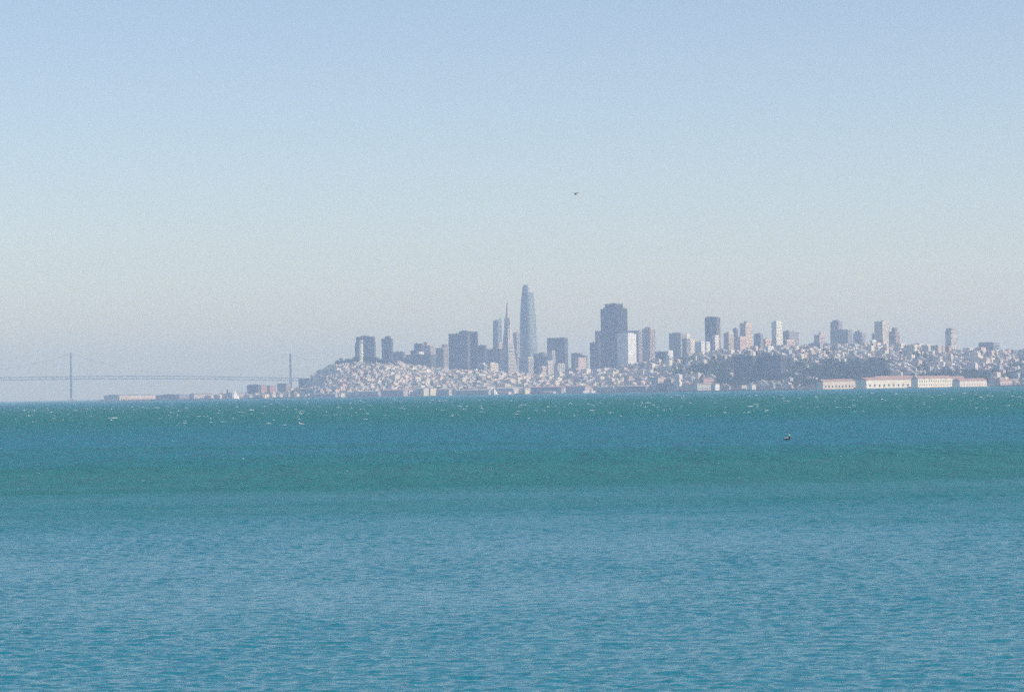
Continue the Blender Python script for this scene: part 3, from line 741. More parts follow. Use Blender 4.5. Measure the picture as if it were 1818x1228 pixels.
low('pier_shed', 'grey purplish pier shed left of the long pink roofed one', 'pier shed', 636, 676, 694, 7820, (.28, .26, .29), 2.2, None, 6, 1.4)
shed('pier_shed', 'white gabled hut at the waterline under the wooded hill', 'pier shed', 603, 605.5, 612, 698, 7780, (.78, .72, .60), 1.6, SLATE, 2, 1.2)
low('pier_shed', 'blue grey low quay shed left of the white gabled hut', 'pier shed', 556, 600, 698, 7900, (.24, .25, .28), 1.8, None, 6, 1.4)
# the low spit on the left
shed('pier_shed', 'long pale pier shed at the tip of the low spit, with dark blue end', 'pier shed', 184, 212, 276, 701.8, 9250, (.60, .50, .44), 3.0, SLATE, 14, 2.4)
shed('pier_shed', 'purplish grey pier shed in the middle of the low spit', 'pier shed', 276, 318, 338, 701, 9050, (.27, .26, .31), 3.2, SLATE, 6, 2.4)
shed('pier_shed', 'grey pier shed with pale side right of the purplish one on the spit', 'pier shed', 336, 344, 378, 700, 8900, (.50, .46, .44), 3.2, SLATE, 8, 2.4)
shed('pier_shed', 'low pinkish pier building behind the white sailing boat', 'pier shed', 404, 412, 440, 698, 8600, (.50, .45, .46), 2.6, SLATE, 7, 2.2)
shed('warehouse', 'dark green blue warehouse block on the spit right of the white sailing boat', 'warehouse', 438, 458, 463, 683, 8900, (.15, .17, .18), 2.5, SLATE, 3, 2.5, base=3)
shed('warehouse', 'reddish brick warehouse right of the dark green blue block', 'warehouse', 461, 464, 474, 684.5, 8850, (.46, .26, .22), 2.0, SLATE, 3, 2.5, 2, base=3, gable_end=False)
shed('warehouse', 'second reddish brick warehouse, between the first and the grey blocks', 'warehouse', 474, 479, 490, 685.5, 8800, (.46, .27, .23), 2.0, SLATE, 3, 2.5, 2, base=3, gable_end=False)
shed('warehouse', 'cream lit shed on the waterline below the two reddish warehouses', 'warehouse', 468, 470, 478, 700, 8350, (.78, .68, .50), 1.5, SLATE, 2, 1.5)
shed('warehouse', 'pale lit shed on the waterline right of the cream one below the reddish warehouses', 'warehouse', 481, 483.5, 490, 700, 8330, (.74, .70, .62), 1.5, SLATE, 2, 1.5)
shed('warehouse', 'yellowish lit shed on the waterline below the tall bridge tower behind the hill', 'warehouse', 494, 497, 502, 699, 8300, (.76, .68, .48), 2.0, SLATE, 2, 1.5)
shed('warehouse', 'greyish flat block left of the dark blue block at the hill foot', 'warehouse', 492, 508, 516, 681, 8700, (.34, .33, .34), 1.2, SLATE, 4, 2.5, 2, base=6, gable_end=False)
shed('warehouse', 'dark blue grey block at the foot of the hill beside the bridge deck', 'warehouse', 530, 549, 553, 673, 8550, (.17, .18, .20), 1.5, SLATE, 4, 2.5, 2, base=10, gable_end=False)
shed('apartment_block', 'cream lit block on the hill edge where the bridge deck disappears', 'apartment building', 551, 554, 564.5, 665, 8420, (.70, .60, .48), 1.0, SLATE, 5, 2.0, 2, base=20, gable_end=False)

# ---------------------------------------------------------------- hillside houses
PALETTE = [('white', (.80, .75, .68)), ('cream', (.80, .72, .58)), ('pink', (.74, .56, .49)), ('beige', (.66, .58, .49)), ('grey', (.50, .50, .51)), ('tan', (.52, .42, .33)), ('pale blue', (.46, .49, .51))]
PW2 = [.06, .12, .14, .22, .24, .18, .04]
PW = [.20, .23, .16, .19, .10, .09, .03]
AREAS = [(300, 'on the low spit'), (545, 'under the round fluted tower'), (690, 'below the wide dark office block'), (790, 'below the big joined dark slabs'), (862, 'below the white pyramid'), (950, 'between pyramid and broad dark tower'),
         (1065, 'below the broad dark tower'), (1170, 'below the broad grey ridge tower'), (1260, 'around the curved dark slabs'), (1400, 'below the wide hotel block'), (1545, 'below the cream gridded tower'), (1640, 'below the lone ridge tower'), (1725, 'near the right edge of the city')]
def area_of(px):
    k = 0
    for i, (a, n) in enumerate(AREAS):
        if px >= a: k = i
    return AREAS[k][1]
WOODS = [(582, 692, 626, 646, 1.0), (1190, 1300, 636, 668, .85), (1296, 1386, 630, 684, 1.0), (1384, 1462, 641, 690, .86), (1440, 1462, 655, 690, 1.0), (1462, 1572, 641, 676, .97), (1450, 1760, 667, 692, 1.0),
         (1618, 1644, 632, 662, .7), (1640, 1818, 661, 676, .9), (1384, 1440, 600, 640, .15), (1462, 1480, 620, 640, .7), (1790, 1818, 622, 690, .55), (1080, 1190, 634, 660, .45), (1240, 1300, 664, 690, .8), (1296, 1330, 675, 690, .9)]
def in_wood(px, py):
    p = 0
    for a, b, c, d, k in WOODS:
        if a <= px <= b and c <= py <= d: p = max(p, k)
    return p

def house_proto(kind, w, d, h, windows=True):
    """materials: 0 paint, 1 glass, 2 roof"""
    mb = MB()
    mb.box(-w / 2, w / 2, -d / 2, d / 2, -6, h, mt=2)
    nf = max(2, int(h / 3.1))
    for f in range(nf if windows else 0):
        z = .9 + f * h / nf
        for k in range(max(2, int(w / 3.2))):
            x = -w / 2 + w * (k + .5) / max(2, int(w / 3.2))
            mb.box(x - .65, x + .65, -d / 2 - .07, -d / 2 + .1, z, z + 1.7, m=1)
        for k in range(max(2, int(d / 4.5))):
            y = -d / 2 + d * (k + .5) / max(2, int(d / 4.5))
            mb.box(w / 2 - .1, w / 2 + .07, y - .6, y + .6, z, z + 1.6, m=1)
    if kind == 'gable': mb.gable(-w / 2, w / 2, -d / 2, d / 2, h + .02, h + w * .32, m=2, along='y', me=0, over=.35)
    elif kind == 'bay':
        mb.box(-w * .30, w * .05, -d / 2 - 1.1, -d / 2 + .2, 1.5, h + .5); mb.box(-w / 2 - .2, w / 2 + .2, -d / 2 - .3, -d / 2 + .5, h - .4, h + .7)
        mb.box(-w * .2, w * .2, 0, d * .3, h, h + 2.4, mt=2)
    else:
        for a in ((-w / 2, w / 2, -d / 2, -d / 2 + .3), (-w / 2, w / 2, d / 2 - .3, d / 2), (-w / 2, -w / 2 + .3, -d / 2 + .3, d / 2 - .3), (w / 2 - .3, w / 2, -d / 2 + .3, d / 2 - .3)):
            mb.box(*a, h + .01, h + .8)
        mb.box(-w * .1, w * .25, -d * .1, d * .2, h, h + 2.2, mt=2)
    return mb
PROTOS = []
for i, (k, w, d, h) in enumerate([('gable', 8, 12, 8.5), ('bay', 8, 14, 10.5), ('flat', 10, 15, 10), ('gable', 10, 14, 10), ('flat', 14, 17, 13), ('bay', 9, 13, 12.5), ('flat', 18, 18, 17), ('gable', 12, 12, 7.5), ('flat', 22, 17, 12), ('flat', 20, 16, 25), ('flat', 15, 17, 20), ('flat', 34, 12, 9), ('gable', 28, 11, 8)]):
    PROTOS.append((k, w, d, h, house_proto(k, w, d, h), house_proto(k, w, d, h, False)))

def build_houses():
    R = random.Random(11)
    cand = []
    px = 345.0
    while px < 1830:
        for lev in range(28 if px > 548 else 7):
            t = (lev + R.uniform(.32, .68)) / (28 if px > 548 else 7)
            p = px + (lev % 2) * 2.4 + R.uniform(-.8, .8)
            ys, yt, zt = ground_knots(p)
            Y = float(ys + (yt - ys) * (.03 + 1.05 * t)); X = (p + 1.4 - CX) / FPX * Y
            z = gz(X, Y); qx, qy = proj((X, Y, z + 4))
            if R.random() < in_wood(qx, qy): continue
            if ((X + .35 * Y) % 118) < 13: continue             # cross streets
            den = .5 + .5 * math.sin(X * .013 + 2.1 * math.sin(Y * .008)) * math.sin(Y * .017 + X * .005)   # denser and greener quarters
            if R.random() < (.05 if p < 1080 else .20) + .18 * den + (.35 if p < 548 else 0): continue                  # streets and gardens
            i = R.choices(range(len(PROTOS)), [12, 14, 14, 12, 9, 12, 6, 9, 8, 2 if p < 1050 else 3, 3, 12, 9])[0]
            if i in (9, 10) and (p < 980 or t > .8): i = 2
            if 578 < qx < 702 and proj((X, Y, z + PROTOS[i][3]))[1] < 647: continue
            c = R.choices(range(len(PALETTE)), PW if R.random() < .5 + .5 * den else PW2)[0]
            cand.append((Y, X, z, i, c, t, (0 if p < 1080 else 6) - ROT + R.uniform(-3, 3), R.uniform(.68, 1.05) * (1 if p > 548 else .7)))
        px += 5.0
    cand.sort()
    occ = np.zeros((260, 3200), bool)                       # half pixel columns/rows of the photograph, rows from y = 580
    keep = []
    for (Y, X, z, i, c, t, rz, s) in cand:
        k, w, d, h, mb, _ = PROTOS[i]
        qx, qb = proj((X, Y, z)); _, qt = proj((X, Y, z + h * s))
        hw = .62 * (w + d) / 2 * s * FPX / Y
        x0, x1 = int((qx - hw) * 1.7), int((qx + hw) * 1.7) + 1; y0, y1 = int((qt - 580) * 2), int((qb - 580) * 2) + 1
        x0 = max(0, x0); x1 = min(3199, x1); y0 = max(0, y0); y1 = min(259, y1)
        if x1 <= x0 or y1 <= y0: continue
        vis = int((~occ[y0:y1, x0:x1]).sum()); occ[y0:y1, x0:x1] = True
        if vis < 4 or qx > 1822: continue
        keep.append((vis, Y, X, z, i, c, t, rz, s, qx))
    keep.sort(key=lambda a: -a[0])
    meshes = [mb.mesh('hillside_house', [PAINT, GLASS, ROOFM]) for (_, _, _, _, mb, _) in PROTOS]
    same = {}
    for (vis, Y, X, z, i, c, t, rz, s, qx) in keep[:300]:
        o = bpy.data.objects.new('hillside_house', meshes[i]); COL.objects.link(o)
        o.location = (X, Y, z); o.rotation_euler = (0, 0, math.radians(rz)); o.scale = (s, s, s)
        cn, cc = PALETTE[c]; v = random.uniform(.85, 1.1)
        o.color = (min(.85, cc[0] * v), min(.85, cc[1] * v), min(.85, cc[2] * v), 1)
        size = 'broad' if i in (6, 8) else 'long' if i > 10 else 'tall' if i in (4, 5, 9, 10) else 'small'
        where = 'near the water' if t < .34 else 'halfway up the slope' if t < .7 else 'high on the slope'
        rf = 'gabled ' if PROTOS[i][0] == 'gable' else ''
        lab = f'{size} {cn} {rf}house {where} {area_of(qx)}'
        o['category'] = 'house'; o['group'] = 'hillside houses ' + area_of(qx)
        same.setdefault(lab, []).append((qx, o))
    for lab, os_ in same.items():                           # look-alikes are told apart by their order from the left
        os_.sort(key=lambda a: a[0]); n = len(os_)
        for k, (q, o) in enumerate(os_):
            o['label'] = lab if n == 1 else ['leftmost', 'second', 'third', 'fourth', 'fifth', 'sixth', 'seventh', 'eighth'][min(k, 7)] + ' ' + lab if k < n - 1 else 'rightmost ' + lab
    # the rest: one mass
    V = []; F = []; M = []; C = []
    for (vis, Y, X, z, i, c, t, rz, s, qx) in keep[300:]:
        mb = PROTOS[i][5]; a = math.radians(rz); ca, sa = math.cos(a) * s, math.sin(a) * s
        v0 = len(V); V += [(X + x * ca - y * sa, Y + x * sa + y * ca, z + zz * s) for (x, y, zz) in mb.v]
        F += [tuple(v0 + j for j in f) for f in mb.f]; M += mb.m
        cn, cc = PALETTE[c]; v = random.uniform(.8, 1.1)
        C += [(cc[0] * v, cc[1] * v, cc[2] * v, 1)] * len(mb.v)
    me = bpy.data.meshes.new('distant_houses'); me.from_pydata(V, [], F)
    for m in (MASSHOUSE, GLASS, ROOFM): me.materials.append(m)
    me.polygons.foreach_set('material_index', M)
    at_ = me.attributes.new('paint', 'FLOAT_COLOR', 'POINT'); at_.data.foreach_set('color', np.array(C, 'f').ravel())
    me.update()
    o = bpy.data.objects.new('distant_houses', me); COL.objects.link(o)
    tag(o, 'mass of small pale houses covering the city hills', 'houses', kind='stuff')
    print('houses stuff')
    print('houses', len(keep), 'tris', len(F) * 2)
build_houses()
# ---------------------------------------------------------------- trees
def tree_meshes(seed, h, rad, kind):
    R = random.Random(seed)
    tr = MB(); th = h * (.45 if kind == 'round' else .7)
    prev = None; rings_ = []
    for i in range(5):
        f = i / 4; r = h * .028 * (1 - .65 * f)
        cx, cy = R.uniform(-.2, .2) * f * 2, R.uniform(-.2, .2) * f * 2
        rings_.append([(cx + r * math.cos(2 * math.pi * k / 6), cy + r * math.sin(2 * math.pi * k / 6), -1.5 + (th + 1.5) * f) for k in range(6)])
    tr.rings(rings_)
    cr = MB(); clumps = []
    if kind == 'round':
        for k in range(R.randint(8, 11)):
            a = R.uniform(0, 2 * math.pi); e = R.uniform(.1, 1) ** .6
            clumps.append((math.cos(a) * rad * .62 * e, math.sin(a) * rad * .62 * e, h * R.uniform(.42, .84), rad * R.uniform(.3, .5)))
        clumps.append((0, 0, h * .85, rad * .42))
        for c in clumps[:6]: tr.bar((0, 0, th * .7), (c[0] * .8, c[1] * .8, c[2]), h * .016)
    else:
        for k in range(12):
            f = k / 11; r = rad * (1 - f) * .8 + .5; a = R.uniform(0, 6.28)
            clumps.append((math.cos(a) * r * .35, math.sin(a) * r * .35, h * (.2 + .78 * f), r * R.uniform(.75, 1.05)))
    for (x, y, z, r) in clumps:
        for q in range(34):
            u = R.uniform(-1, 1); a = R.uniform(0, 6.283); s = math.sqrt(1 - u * u); e = R.uniform(.55, 1.08)
            c = Vector((x + r * e * s * math.cos(a), y + r * e * s * math.sin(a), z + r * e * u * .78))
            n = Vector((s * math.cos(a) + R.uniform(-.6, .6), s * math.sin(a) + R.uniform(-.6, .6), u + R.uniform(-.3, .8))).normalized()
            t1 = n.orthogonal().normalized(); t2 = n.cross(t1); L = R.uniform(.45, 1.0) * h / 13
            cr.face([c + t1 * L, c + t2 * L * .7, c - t1 * L, c - t2 * L * .7])
    return cr.mesh('crown', [FOLIAGE]), tr.mesh('trunk', [BARK])
TREES = [tree_meshes(3, 15, 7.5, 'round'), tree_meshes(5, 18, 7.0, 'round'), tree_meshes(8, 13, 7.0, 'round'), tree_meshes(13, 21, 5.0, 'cone'), tree_meshes(21, 16, 8.5, 'round')]
def tree(X, Y, z, i, s, rz, name, label, group):
    o = empty(name, (X, Y, z), rz); o.scale = (s, s, s); tag(o, label, 'tree', group)
    for nm, me in (('crown', TREES[i][0]), ('trunk', TREES[i][1])):
        c = bpy.data.objects.new(nm, me); COL.objects.link(c); c.parent = o
def on_slope(px, t):
    ys, yt, _ = ground_knots(px); Y = float(ys + (yt - ys) * t); X = (px + 1.4 - CX) / FPX * Y
    return X, Y, gz(X, Y)
def find_t(px, py):
    """how far up the slope the ground shows at photo row py"""
    ys, yt, _ = ground_knots(px); ts = np.linspace(0, 1, 101)
    Y = ys + (yt - ys) * ts; X = (px + 1.4 - CX) / FPX * Y; Z = ground(X, Y)
    dz = Z - CAM.z
    q = CY - FPX * (X * _u.x + Y * _u.y + dz * _u.z) / (X * _f.x + Y * _f.y + dz * _f.z)
    return float(ts[np.argmin(np.abs(q - py))])
def wood(n, x0, x1, y0, y1, label, group, smin=.8, smax=1.25, seed=1, kinds=(0, 1, 2, 4, 1, 4)):
    R = random.Random(seed)
    for k in range(n):
        px = x0 + (x1 - x0) * (k + R.uniform(.1, .9)) / n
        py = y0 + (y1 - y0) * R.random()
        X, Y, z = on_slope(px, min(1.0, find_t(px, py) + R.uniform(-.01, .01)))
        i = R.choice(kinds); sc = R.uniform(smin, smax); f = (py - y0) / (y1 - y0)
        look = 'tall ' if i == 1 else 'broad ' if i == 4 else 'low '
        row = 'upper' if f < .33 else 'middle' if f < .67 else 'lower'
        col = int(5 * (px - x0) / (x1 - x0 + .01)); where = ['left end', 'left half', 'middle', 'right half', 'right end'][col]
        lab = f'{look}{label}, {row} row, {where}'
        tree(X, Y, z - .5, i, sc, R.uniform(0, 6.28), 'broadleaf_tree', lab, group)
wood(40, 584, 700, 636, 647, 'dark tree in the clump around the round tower', 'trees on the wooded hilltop', .8, 1.25, 1)
wood(14, 622, 672, 634, 640, 'dark tree in the clump around the round tower', 'trees on the wooded hilltop', .9, 1.25, 2)
wood(30, 1196, 1302, 644, 668, 'dark tree left of the two curved slabs', 'trees on the slope left of the curved slabs', .7, 1.1, 3)
wood(16, 1292, 1388, 672, 690, 'dark tree below the two curved slabs', 'trees at the foot of the curved slabs', .7, 1.0, 4)
wood(40, 1384, 1466, 646, 690, 'dark tree between the curved slabs and the piers', 'trees between the slabs and the piers', .75, 1.15, 5)
wood(72, 1462, 1574, 652, 682, 'dark tree in the wood above the pale pier sheds', 'the wood above the pier sheds', 1.0, 1.6, 6)
wood(40, 1618, 1820, 671, 684, 'dark tree behind the right hand pier sheds', 'trees behind the right hand piers', .65, 1.0, 7)
wood(12, 1618, 1646, 640, 664, 'dark tree in the grove above the peaked pier shed', 'grove above the peaked pier shed', .8, 1.1, 8)
wood(10, 1792, 1820, 632, 680, 'dark tree at the right edge of the city', 'trees at the right edge', .9, 1.2, 9)
wood(16, 1090, 1200, 640, 660, 'dark street tree below the broad dark tower', 'street trees below the broad dark tower', .6, .95, 10)
wood(8, 905, 925, 672, 679, 'dark tree in the park below the pyramid', 'park trees at the pyramid foot', .6, .85, 11)
X, Y, z = on_slope(401, .12); tree(X, Y, z - .5, 3, 1.15, 0, 'conifer_tree', 'pointed dark tree standing on the low spit beside the white sailing boat', None)

# the rest of the greenery: woods and street trees that read as one mass
def distant_wood():
    R = random.Random(77); V = []; F = []
    base = []
    for seed in (31, 32, 33):
        q = random.Random(seed); fs = []
        for k in range(85):
            u = q.uniform(-.6, 1); a = q.uniform(0, 6.283); sn = math.sqrt(1 - u * u); e = q.uniform(.55, 1.05) * (1 + .3 * math.sin(3 * a + seed))
            c = Vector((e * sn * math.cos(a) * 6, e * sn * math.sin(a) * 6, 7 + e * u * 5.5))
            n = Vector((sn * math.cos(a) + q.uniform(-.5, .5), sn * math.sin(a) + q.uniform(-.5, .5), u + q.uniform(-.2, .7))).normalized()
            t1 = n.orthogonal().normalized(); t2 = n.cross(t1); L = q.uniform(.8, 1.6)
            fs.append([c + t1 * L, c + t2 * L * .7, c - t1 * L, c - t2 * L * .7])
        base.append(fs)
    spots = []
    for (a, b, c, d, k) in WOODS:
        if a < 1000 or a == 1450: continue
        if (a, c) == (1296, 630): c, k = 668, .8
        if k < .9: k *= .5
        for _ in range(int((b - a) * (d - c) * k / 16)): spots.append((R.uniform(a, b), R.uniform(c, d) + 4, R.uniform(.7, 1.25)))
    for _ in range(360): spots.append((R.uniform(1060, 1818), R.uniform(618, 680), R.uniform(.5, .95)))
    for _ in range(300): spots.append((R.uniform(552, 1060), R.uniform(645, 694), R.uniform(.45, .8)))
    for px, py, s in spots:
        t = find_t(px, py)
        if t < .02: continue
        X, Y, z = on_slope(px, t); X += R.uniform(-8, 8); Y += R.uniform(-12, 12)
        z = gz(X, Y); ca = math.cos(R.uniform(0, 6)) ; sa = math.sqrt(1 - ca * ca)
        for f in R.choice(base):
            n = len(V); V += [(X + (p.x * ca - p.y * sa) * s, Y + (p.x * sa + p.y * ca) * s, z + p.z * s * 1.05) for p in f]; F.append((n, n + 1, n + 2, n + 3))
    me = bpy.data.meshes.new('distant_trees'); me.from_pydata(V, [], F); me.materials.append(FOLIAGE); me.update()
    o = bpy.data.objects.new('distant_trees', me); COL.objects.link(o); tag(o, 'dark greenery between the houses on the city hills', 'trees', kind='stuff')
    print('distant trees', len(spots))
distant_wood()
# ---------------------------------------------------------------- suspension bridge
BLUESTEEL = mat('painted_bridge_steel', (.13, .15, .17), rough=.5, spec=.4, var=.1, vscale=.05)
def bridge():
    root = empty('suspension_bridge', (0, 0, 0)); tag(root, 'long grey suspension bridge with two towers crossing the bay behind the low spit', 'bridge')
    ctl = [(-420, 674.5, 11300), (-150, 672, 11390), (8, 670, 11440), (126, 668.2, 11480), (320, 667.4, 11530), (516, 670.8, 11575), (620, 673.5, 11600), (760, 677, 11640)]
    P = [at(a, b, c) for a, b, c in ctl]
    def deck(px):
        xs = [c[0] for c in ctl]
        return Vector([float(np.interp(px, xs, [p[k] for p in P])) for k in range(3)])
    # smooth deck line
    pts = [deck(px) for px in np.linspace(-420, 760, 95)]
    zs = np.array([p.z for p in pts]); ker = np.ones(9) / 9
    zs2 = np.convolve(np.pad(zs, 4, mode='edge'), ker, 'valid')
    for p, z in zip(pts, zs2): p.z = z
    up = MB(); lo = MB(); tru = MB()
    for a, b in zip(pts[:-1], pts[1:]):
        up.bar(a, b, 20, 2.2)
        d = Vector((0, 0, -9.6)); lo.bar(a + d, b + d, 20, 2.2)
        s = (b - a).cross(Vector((0, 0, 1))).normalized() * 9.6
        for k in (-1, 1):
            m = (a + b) / 2
            tru.bar(a + s * k, a + d + s * k, .6); tru.bar(a + d + s * k, m + s * k, .6); tru.bar(m + s * k, b + d + s * k, .6)
    up.build('upper_deck', BLUESTEEL, root); lo.build('lower_deck', BLUESTEEL, root); tru.build('truss', BLUESTEEL, root, kind='stuff')
    axis = (P[5] - P[3]); axis.z = 0; axis.normalize(); side = Vector((axis.y, -axis.x, 0))
    tops = []
    for px, ytop in ((126, 627), (516, 628.5), (-262, 626)):
        base = deck(px); tp = at(px, ytop, base.y)
        t = empty('bridge_tower', (base.x, base.y, 0)); t.parent = root
        z1 = tp.z
        for k in (-1, 1):
            mb = MB(); o = side * (11.5 * k)
            mb.rings([[(o.x + axis.x * sx * r + side.x * sy * 2.2, o.y + axis.y * sx * r + side.y * sy * 2.2, z) for sx, sy in ((-1, -1), (1, -1), (1, 1), (-1, 1))] for r, z in ((4.0, 8), (3.2, z1 * .55), (2.3, z1))])
            mb.build('leg', BLUESTEEL, t)
        for i in range(6):
            za = 10 + (z1 - 12) * i / 6; zb = 10 + (z1 - 12) * (i + 1) / 6
            if za < base.z + 3 and zb > base.z - 14: continue
            for k in (-1, 1):
                mb = MB(); mb.bar(side * 11 * k + Vector((0, 0, za)), side * -11 * k + Vector((0, 0, zb)), 2.0); mb.build('brace', BLUESTEEL, t)
        mb = MB(); mb.bar(side * 13 + Vector((0, 0, z1)), side * -13 + Vector((0, 0, z1)), 5.5, 3); mb.build('saddle_beam', BLUESTEEL, t)
        mb = MB(); c = Vector((0, 0, 0)); a = axis * 13; b = side * 20
        mb.rings([[tuple(a * sx * f + b * sy * f + Vector((0, 0, z))) for sx, sy in ((-1, -1), (1, -1), (1, 1), (-1, 1))] for f, z in ((1, -.6), (1, 6), (.8, 9))])
        mb.build('footing', CONC, t)
        tops.append((px, Vector((base.x, base.y, z1))))
    tops.sort(key=lambda a: a[0])
    sus = MB()
    for k in (-1, 1):
        def span(a, b, sag, pa, pb, n=26):
            mb = MB(); prev = None
            for i in range(n + 1):
                f = i / n; p = a.lerp(b, f); p.z -= sag * 4 * f * (1 - f); p = p + side * 11.5 * k
                if prev is not None: mb.bar(prev, p, .42)
                if 0 < i < n:
                    dz = deck(pa + (pb - pa) * f).z
                    if p.z - dz > 3: sus.bar(p, Vector((p.x, p.y, dz)), .1)
                prev = p
            mb.build('main_cable', BLUESTEEL, root)
        (p0, t0), (p1, t1), (p2, t2) = tops
        span(t0, t1, 66, p0, p1); span(t1, t2, 72, p1, p2)
        e = deck(700); span(t2, Vector((e.x, e.y, e.z + 2)), 14, p2, 700)
    sus.build('suspender', BLUESTEEL, root, kind='stuff')
bridge()
# ---------------------------------------------------------------- sailing boats
SAIL = mat('white_sailcloth', (.82, .81, .78), rough=.8, var=.05, vscale=1)
HULL = mat('white_hull', (.80, .80, .78), rough=.35, spec=.5, var=.05, vscale=1)
ALU = mat('mast_metal', (.5, .5, .5), rough=.4)
def on_water(px, Y):
    d = ray(px, horizon(px) + EYE * FPX / Y); return CAM.x + d.x / d.y * Y
def sailboat(px, Y, mast, heel, rz, label):
    root = empty('sailboat', (on_water(px, Y), Y, 0.15), rz); root.rotation_euler = (0, math.radians(heel), rz); tag(root, label, 'sailboat', 'sailing boats')
    L = mast * .8; n = 9; rs = []
    for i in range(n):
        f = i / (n - 1); y = -L / 2 + L * f; b = L * .15 * (math.sin(math.pi * (.18 + .82 * f) ** .9) ** .6 if f < 1 else .02) + .03
        s = .95 + .35 * f
        rs.append([(-b, y, s), (-b * .85, y, .25), (0, y, -.5 + .5 * f * f), (b * .85, y, .25), (b, y, s)])
    mb = MB(); mb.rings(rs); mb.build('hull', HULL, root, smooth=False)
    mb = MB(); mb.box(-L * .07, L * .07, -L * .1, L * .18, 1.0, 1.65); mb.build('cabin', HULL, root)
    mb = MB(); mb.cyl(0, L * .1, .8, mast, .14, .08, 6); mb.bar((0, L * .1, 2.2), (.5, -L * .36, 2.0), .16); mb.build('mast', ALU, root)
    def sheet(name, a, b, c, belly):
        m = 6; mb = MB(); P = {}
        for i in range(m + 1):
            for j in range(m + 1 - i):
                u, v = i / m, j / m; p = Vector(a) * (1 - u - v) + Vector(b) * u + Vector(c) * v
                p.x += belly * 4 * u * (1 - u) * (1 - v); P[i, j] = p
        for s in (-.02, .02):
            for i in range(m):
                for j in range(m - i):
                    q = [P[i, j], P[i + 1, j], P[i, j + 1]]
                    mb.face([p + Vector((s, 0, 0)) for p in q])
                    if i + j < m - 1: mb.face([p + Vector((s, 0, 0)) for p in (P[i + 1, j], P[i + 1, j + 1], P[i, j + 1])])
        mb.build(name, SAIL, root, smooth=True)
    sheet('mainsail', (0, L * .08, 2.3), (1.2, -L * .36, 2.1), (0, L * .08, mast * .98), .5)
    sheet('jib', (0, L * .48, 1.4), (1.0, L * .02, 1.6), (0, L * .12, mast * .88), .6)
sailboat(419.5, 7900, 24, -21, math.radians(-52), 'white sailing boat heeling over off the low spit')
sailboat(880.5, 7150, 17, -26, math.radians(-52), 'smaller white sailing boat off the shore below the pyramid')

# ---------------------------------------------------------------- birds
def bird_tube(path, mats_for, names, root_name, loc, rz, label, group, sides=10, scale=1.0, flat=1.0):
    """one continuous skin along a bent spine: (x, z, width radius, height radius, material)"""
    P = [Vector((x, 0, z)) for x, z, *_ in path]; rs = []
    for i, (x, z, rw, rh, m) in enumerate(path):
        t = (P[min(i + 1, len(P) - 1)] - P[max(i - 1, 0)]).normalized(); nrm = Vector((-t.z, 0, t.x))
        rs.append([tuple(P[i] + nrm * (rh * math.sin(2 * math.pi * k / sides)) + Vector((0, rw * math.cos(2 * math.pi * k / sides), 0))) for k in range(sides)])
    mb = MB(); mb.rings(rs, mats=[p[4] for p in path[1:]])
    mb.v = [(x * scale, y * scale, z * scale) for x, y, z in mb.v]
    root = empty(root_name, loc, rz); tag(root, label, 'bird', group)
    mb.build('body', mats_for, root, smooth=True)
    return root
WHF = mat('white_feathers', (.80, .79, .76), rough=.8); GRF = mat('grey_feathers', (.42, .40, .40), rough=.8, var=.15, vscale=20); BLF = mat('dark_feathers', (.02, .02, .022), rough=.6)
TANF = mat('tan_feathers', (.62, .50, .34), rough=.8, var=.1, vscale=20); BILL = mat('bill', (.45, .35, .2), rough=.5); DGF = mat('slate_feathers', (.10, .10, .11), rough=.7)
def wing_folded(root, y, mt, x0, x1, z, r, tilt=.0):
    n = 7; rs = []
    for i in range(n):
        f = i / (n - 1); x = x0 + (x1 - x0) * f; rr = r * (math.sin(math.pi * min(1, .12 + .88 * (1 - f) ** .7)) ** .7 + .05)
        rs.append([(x, y + .035 * math.cos(2 * math.pi * k / 8) * (1 if True else 0), z + tilt * f + rr * math.sin(2 * math.pi * k / 8)) for k in range(8)])
    mb = MB(); mb.rings(rs); mb.build('wing', mt, root, smooth=True)
# floating pelican-like bird: body low in the water, dark upright neck, white head with the long bill tucked down
Yp = EYE * FPX / (780.5 - horizon(1398))
pel = bird_tube([(-.36, .12, .01, .01, 1), (-.33, .11, .05, .02, 1), (-.24, .07, .12, .07, 1), (-.10, .05, .17, .12, 1), (.05, .05, .17, .13, 1), (.17, .09, .12, .12, 2), (.23, .18, .075, .08, 2), (.235, .28, .05, .055, 2), (.215, .36, .042, .045, 2), (.20, .42, .045, .048, 0), (.205, .475, .058, .055, 0), (.245, .505, .05, .045, 0), (.275, .48, .028, .028, 3), (.30, .40, .022, .024, 3), (.315, .28, .016, .02, 3), (.32, .20, .004, .005, 3)],
                [WHF, BLF, BLF, BILL], None, 'floating_bird', (on_water(1397.5, Yp), Yp, 0.0), 0.0, 'dark necked water bird with white head and grey back floating on the blue water', None)
for y in (-.15, .15): wing_folded(pel, y, GRF, .12, -.36, .17, .075, -.03)
mb = MB(); mb.rings([[(x, .13 * w * math.cos(2 * math.pi * k / 8), .155 + .075 * w * math.sin(2 * math.pi * k / 8)) for k in range(8)] for x, w in ((-.34, .15), (-.22, .75), (-.05, 1), (.08, .9), (.15, .3))]); mb.build('back', GRF, pel, smooth=True)
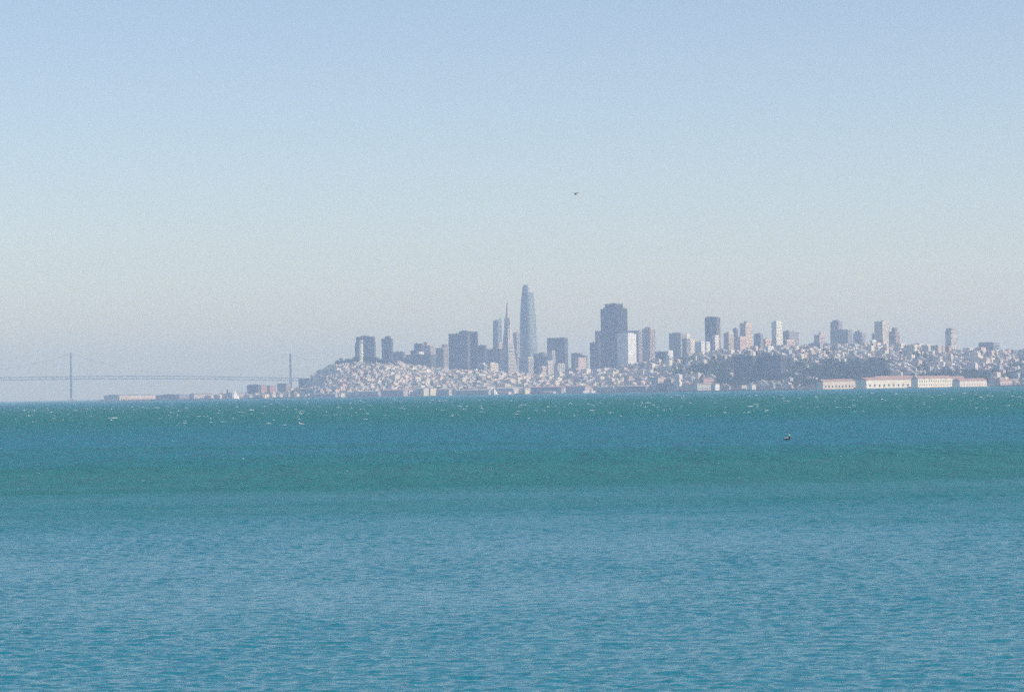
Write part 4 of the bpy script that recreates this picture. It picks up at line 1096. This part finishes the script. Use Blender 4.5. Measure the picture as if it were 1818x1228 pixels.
# white water bird
Yg = EYE * FPX / (754.0 - horizon(535))
gul = bird_tube([(-.44, .16, .01, .01, 2), (-.36, .15, .05, .02, 0), (-.22, .12, .14, .09, 0), (0, .10, .19, .15, 0), (.18, .12, .17, .15, 0), (.28, .20, .11, .11, 0), (.32, .29, .075, .075, 0), (.35, .35, .07, .065, 0), (.40, .36, .05, .045, 0), (.45, .35, .02, .02, 1), (.52, .335, .004, .006, 1)],
                [WHF, BILL, BLF], None, 'floating_bird', (on_water(535.5, Yg), Yg, 0.0), math.radians(172), 'bright white water bird with dark folded wings among the far whitecaps', None)
for y in (-.15, .15): wing_folded(gul, y, DGF, .10, -.42, .285, .045, -.02)
gul.scale = (1.6, 1.6, 1.6)
pel.scale = (1.4, 1.4, 1.4)
# flying bird
Yf = 420.0; pf = at(1022.5, 344.2, Yf)
fly = bird_tube([(-.26, -.02, .06, .012, 0), (-.20, -.03, .06, .03, 0), (-.10, -.07, .09, .085, 0), (.02, -.09, .105, .105, 0), (.12, -.05, .08, .085, 0), (.18, .02, .045, .045, 0), (.23, .03, .038, .036, 0), (.28, .025, .012, .014, 1), (.33, .015, .003, .004, 1)],
                [TANF, BILL], None, 'flying_bird', pf, math.radians(215), 'small flying bird with dark wings and tan belly high in the sky', None)
for s in (-1, 1):
    mb = MB(); rs = []
    for f, dx, dz, c in ((0, .02, .03, .15), (.25, .05, .09, .15), (.5, .06, .12, .13), (.75, -.02, .11, .09), (1.0, -.14, .07, .02)):
        y = s * (.04 + .52 * f); rs.append([(dx + c * math.cos(2 * math.pi * k / 8), y, dz + .014 * math.sin(2 * math.pi * k / 8)) for k in range(8)][::s])
    mb.rings(rs); mb.build('wing', BLF, fly, smooth=True)

# ---------------------------------------------------------------- whitecaps
def whitecaps():
    R = random.Random(4); mb = MB()
    spots = []
    for k in range(330):
        px = R.uniform(-20, 1840); h = horizon(px)
        py = h + 8 + 45 * R.betavariate(1.3, 2.0)
        spots.append((px, py, 1.0))
    for k in range(40):
        px = R.choice((R.gauss(1260, 90), R.gauss(860, 260), R.uniform(0, 1818))); spots.append((px, horizon(px) + R.uniform(130, 160), .4))
    for k in range(30):
        px = R.uniform(0, 1818); spots.append((px, horizon(px) + R.uniform(52, 130), .45))
    for px, py, s in spots:
        Y = EYE * FPX / (py - horizon(px)); X = on_water(px, Y)
        W = s * min(13, 2.2 + R.expovariate(.32)) * Y / FPX; W = min(W, 7)
        Hh = min(.42, s * R.uniform(.4, 1.2) * Y / FPX)
        for q in range(R.choice((1, 2, 2, 3))):           # a breaking crest is a few ragged ridges
            ox = R.uniform(-.9, .9) * W; oy = R.uniform(-.8, .8); w2 = W * R.uniform(.4, 1) * (1 if q == 0 else .6); hh = Hh * (1 if q == 0 else R.uniform(.3, .6))
            n = 7; rs = []
            for i in range(n + 1):
                f = i / n; e = math.sin(math.pi * min(max(f, .02), .98)) ** .6 * R.uniform(.35, 1.0)
                x = X + ox - w2 / 2 + w2 * f; yy = Y + oy + R.uniform(-.08, .08)
                rs.append([(x, yy - .35 * e, -.02), (x, yy - .12 * e, hh * e * .8), (x, yy + .08, hh * e), (x, yy + .45 * e, -.02)])
            mb.rings(rs)
    o = mb.build('whitecaps', FOAM); tag(o, 'scattered white breaking wave crests on the far bay', 'whitecaps', kind='stuff')
whitecaps()
build_haze()
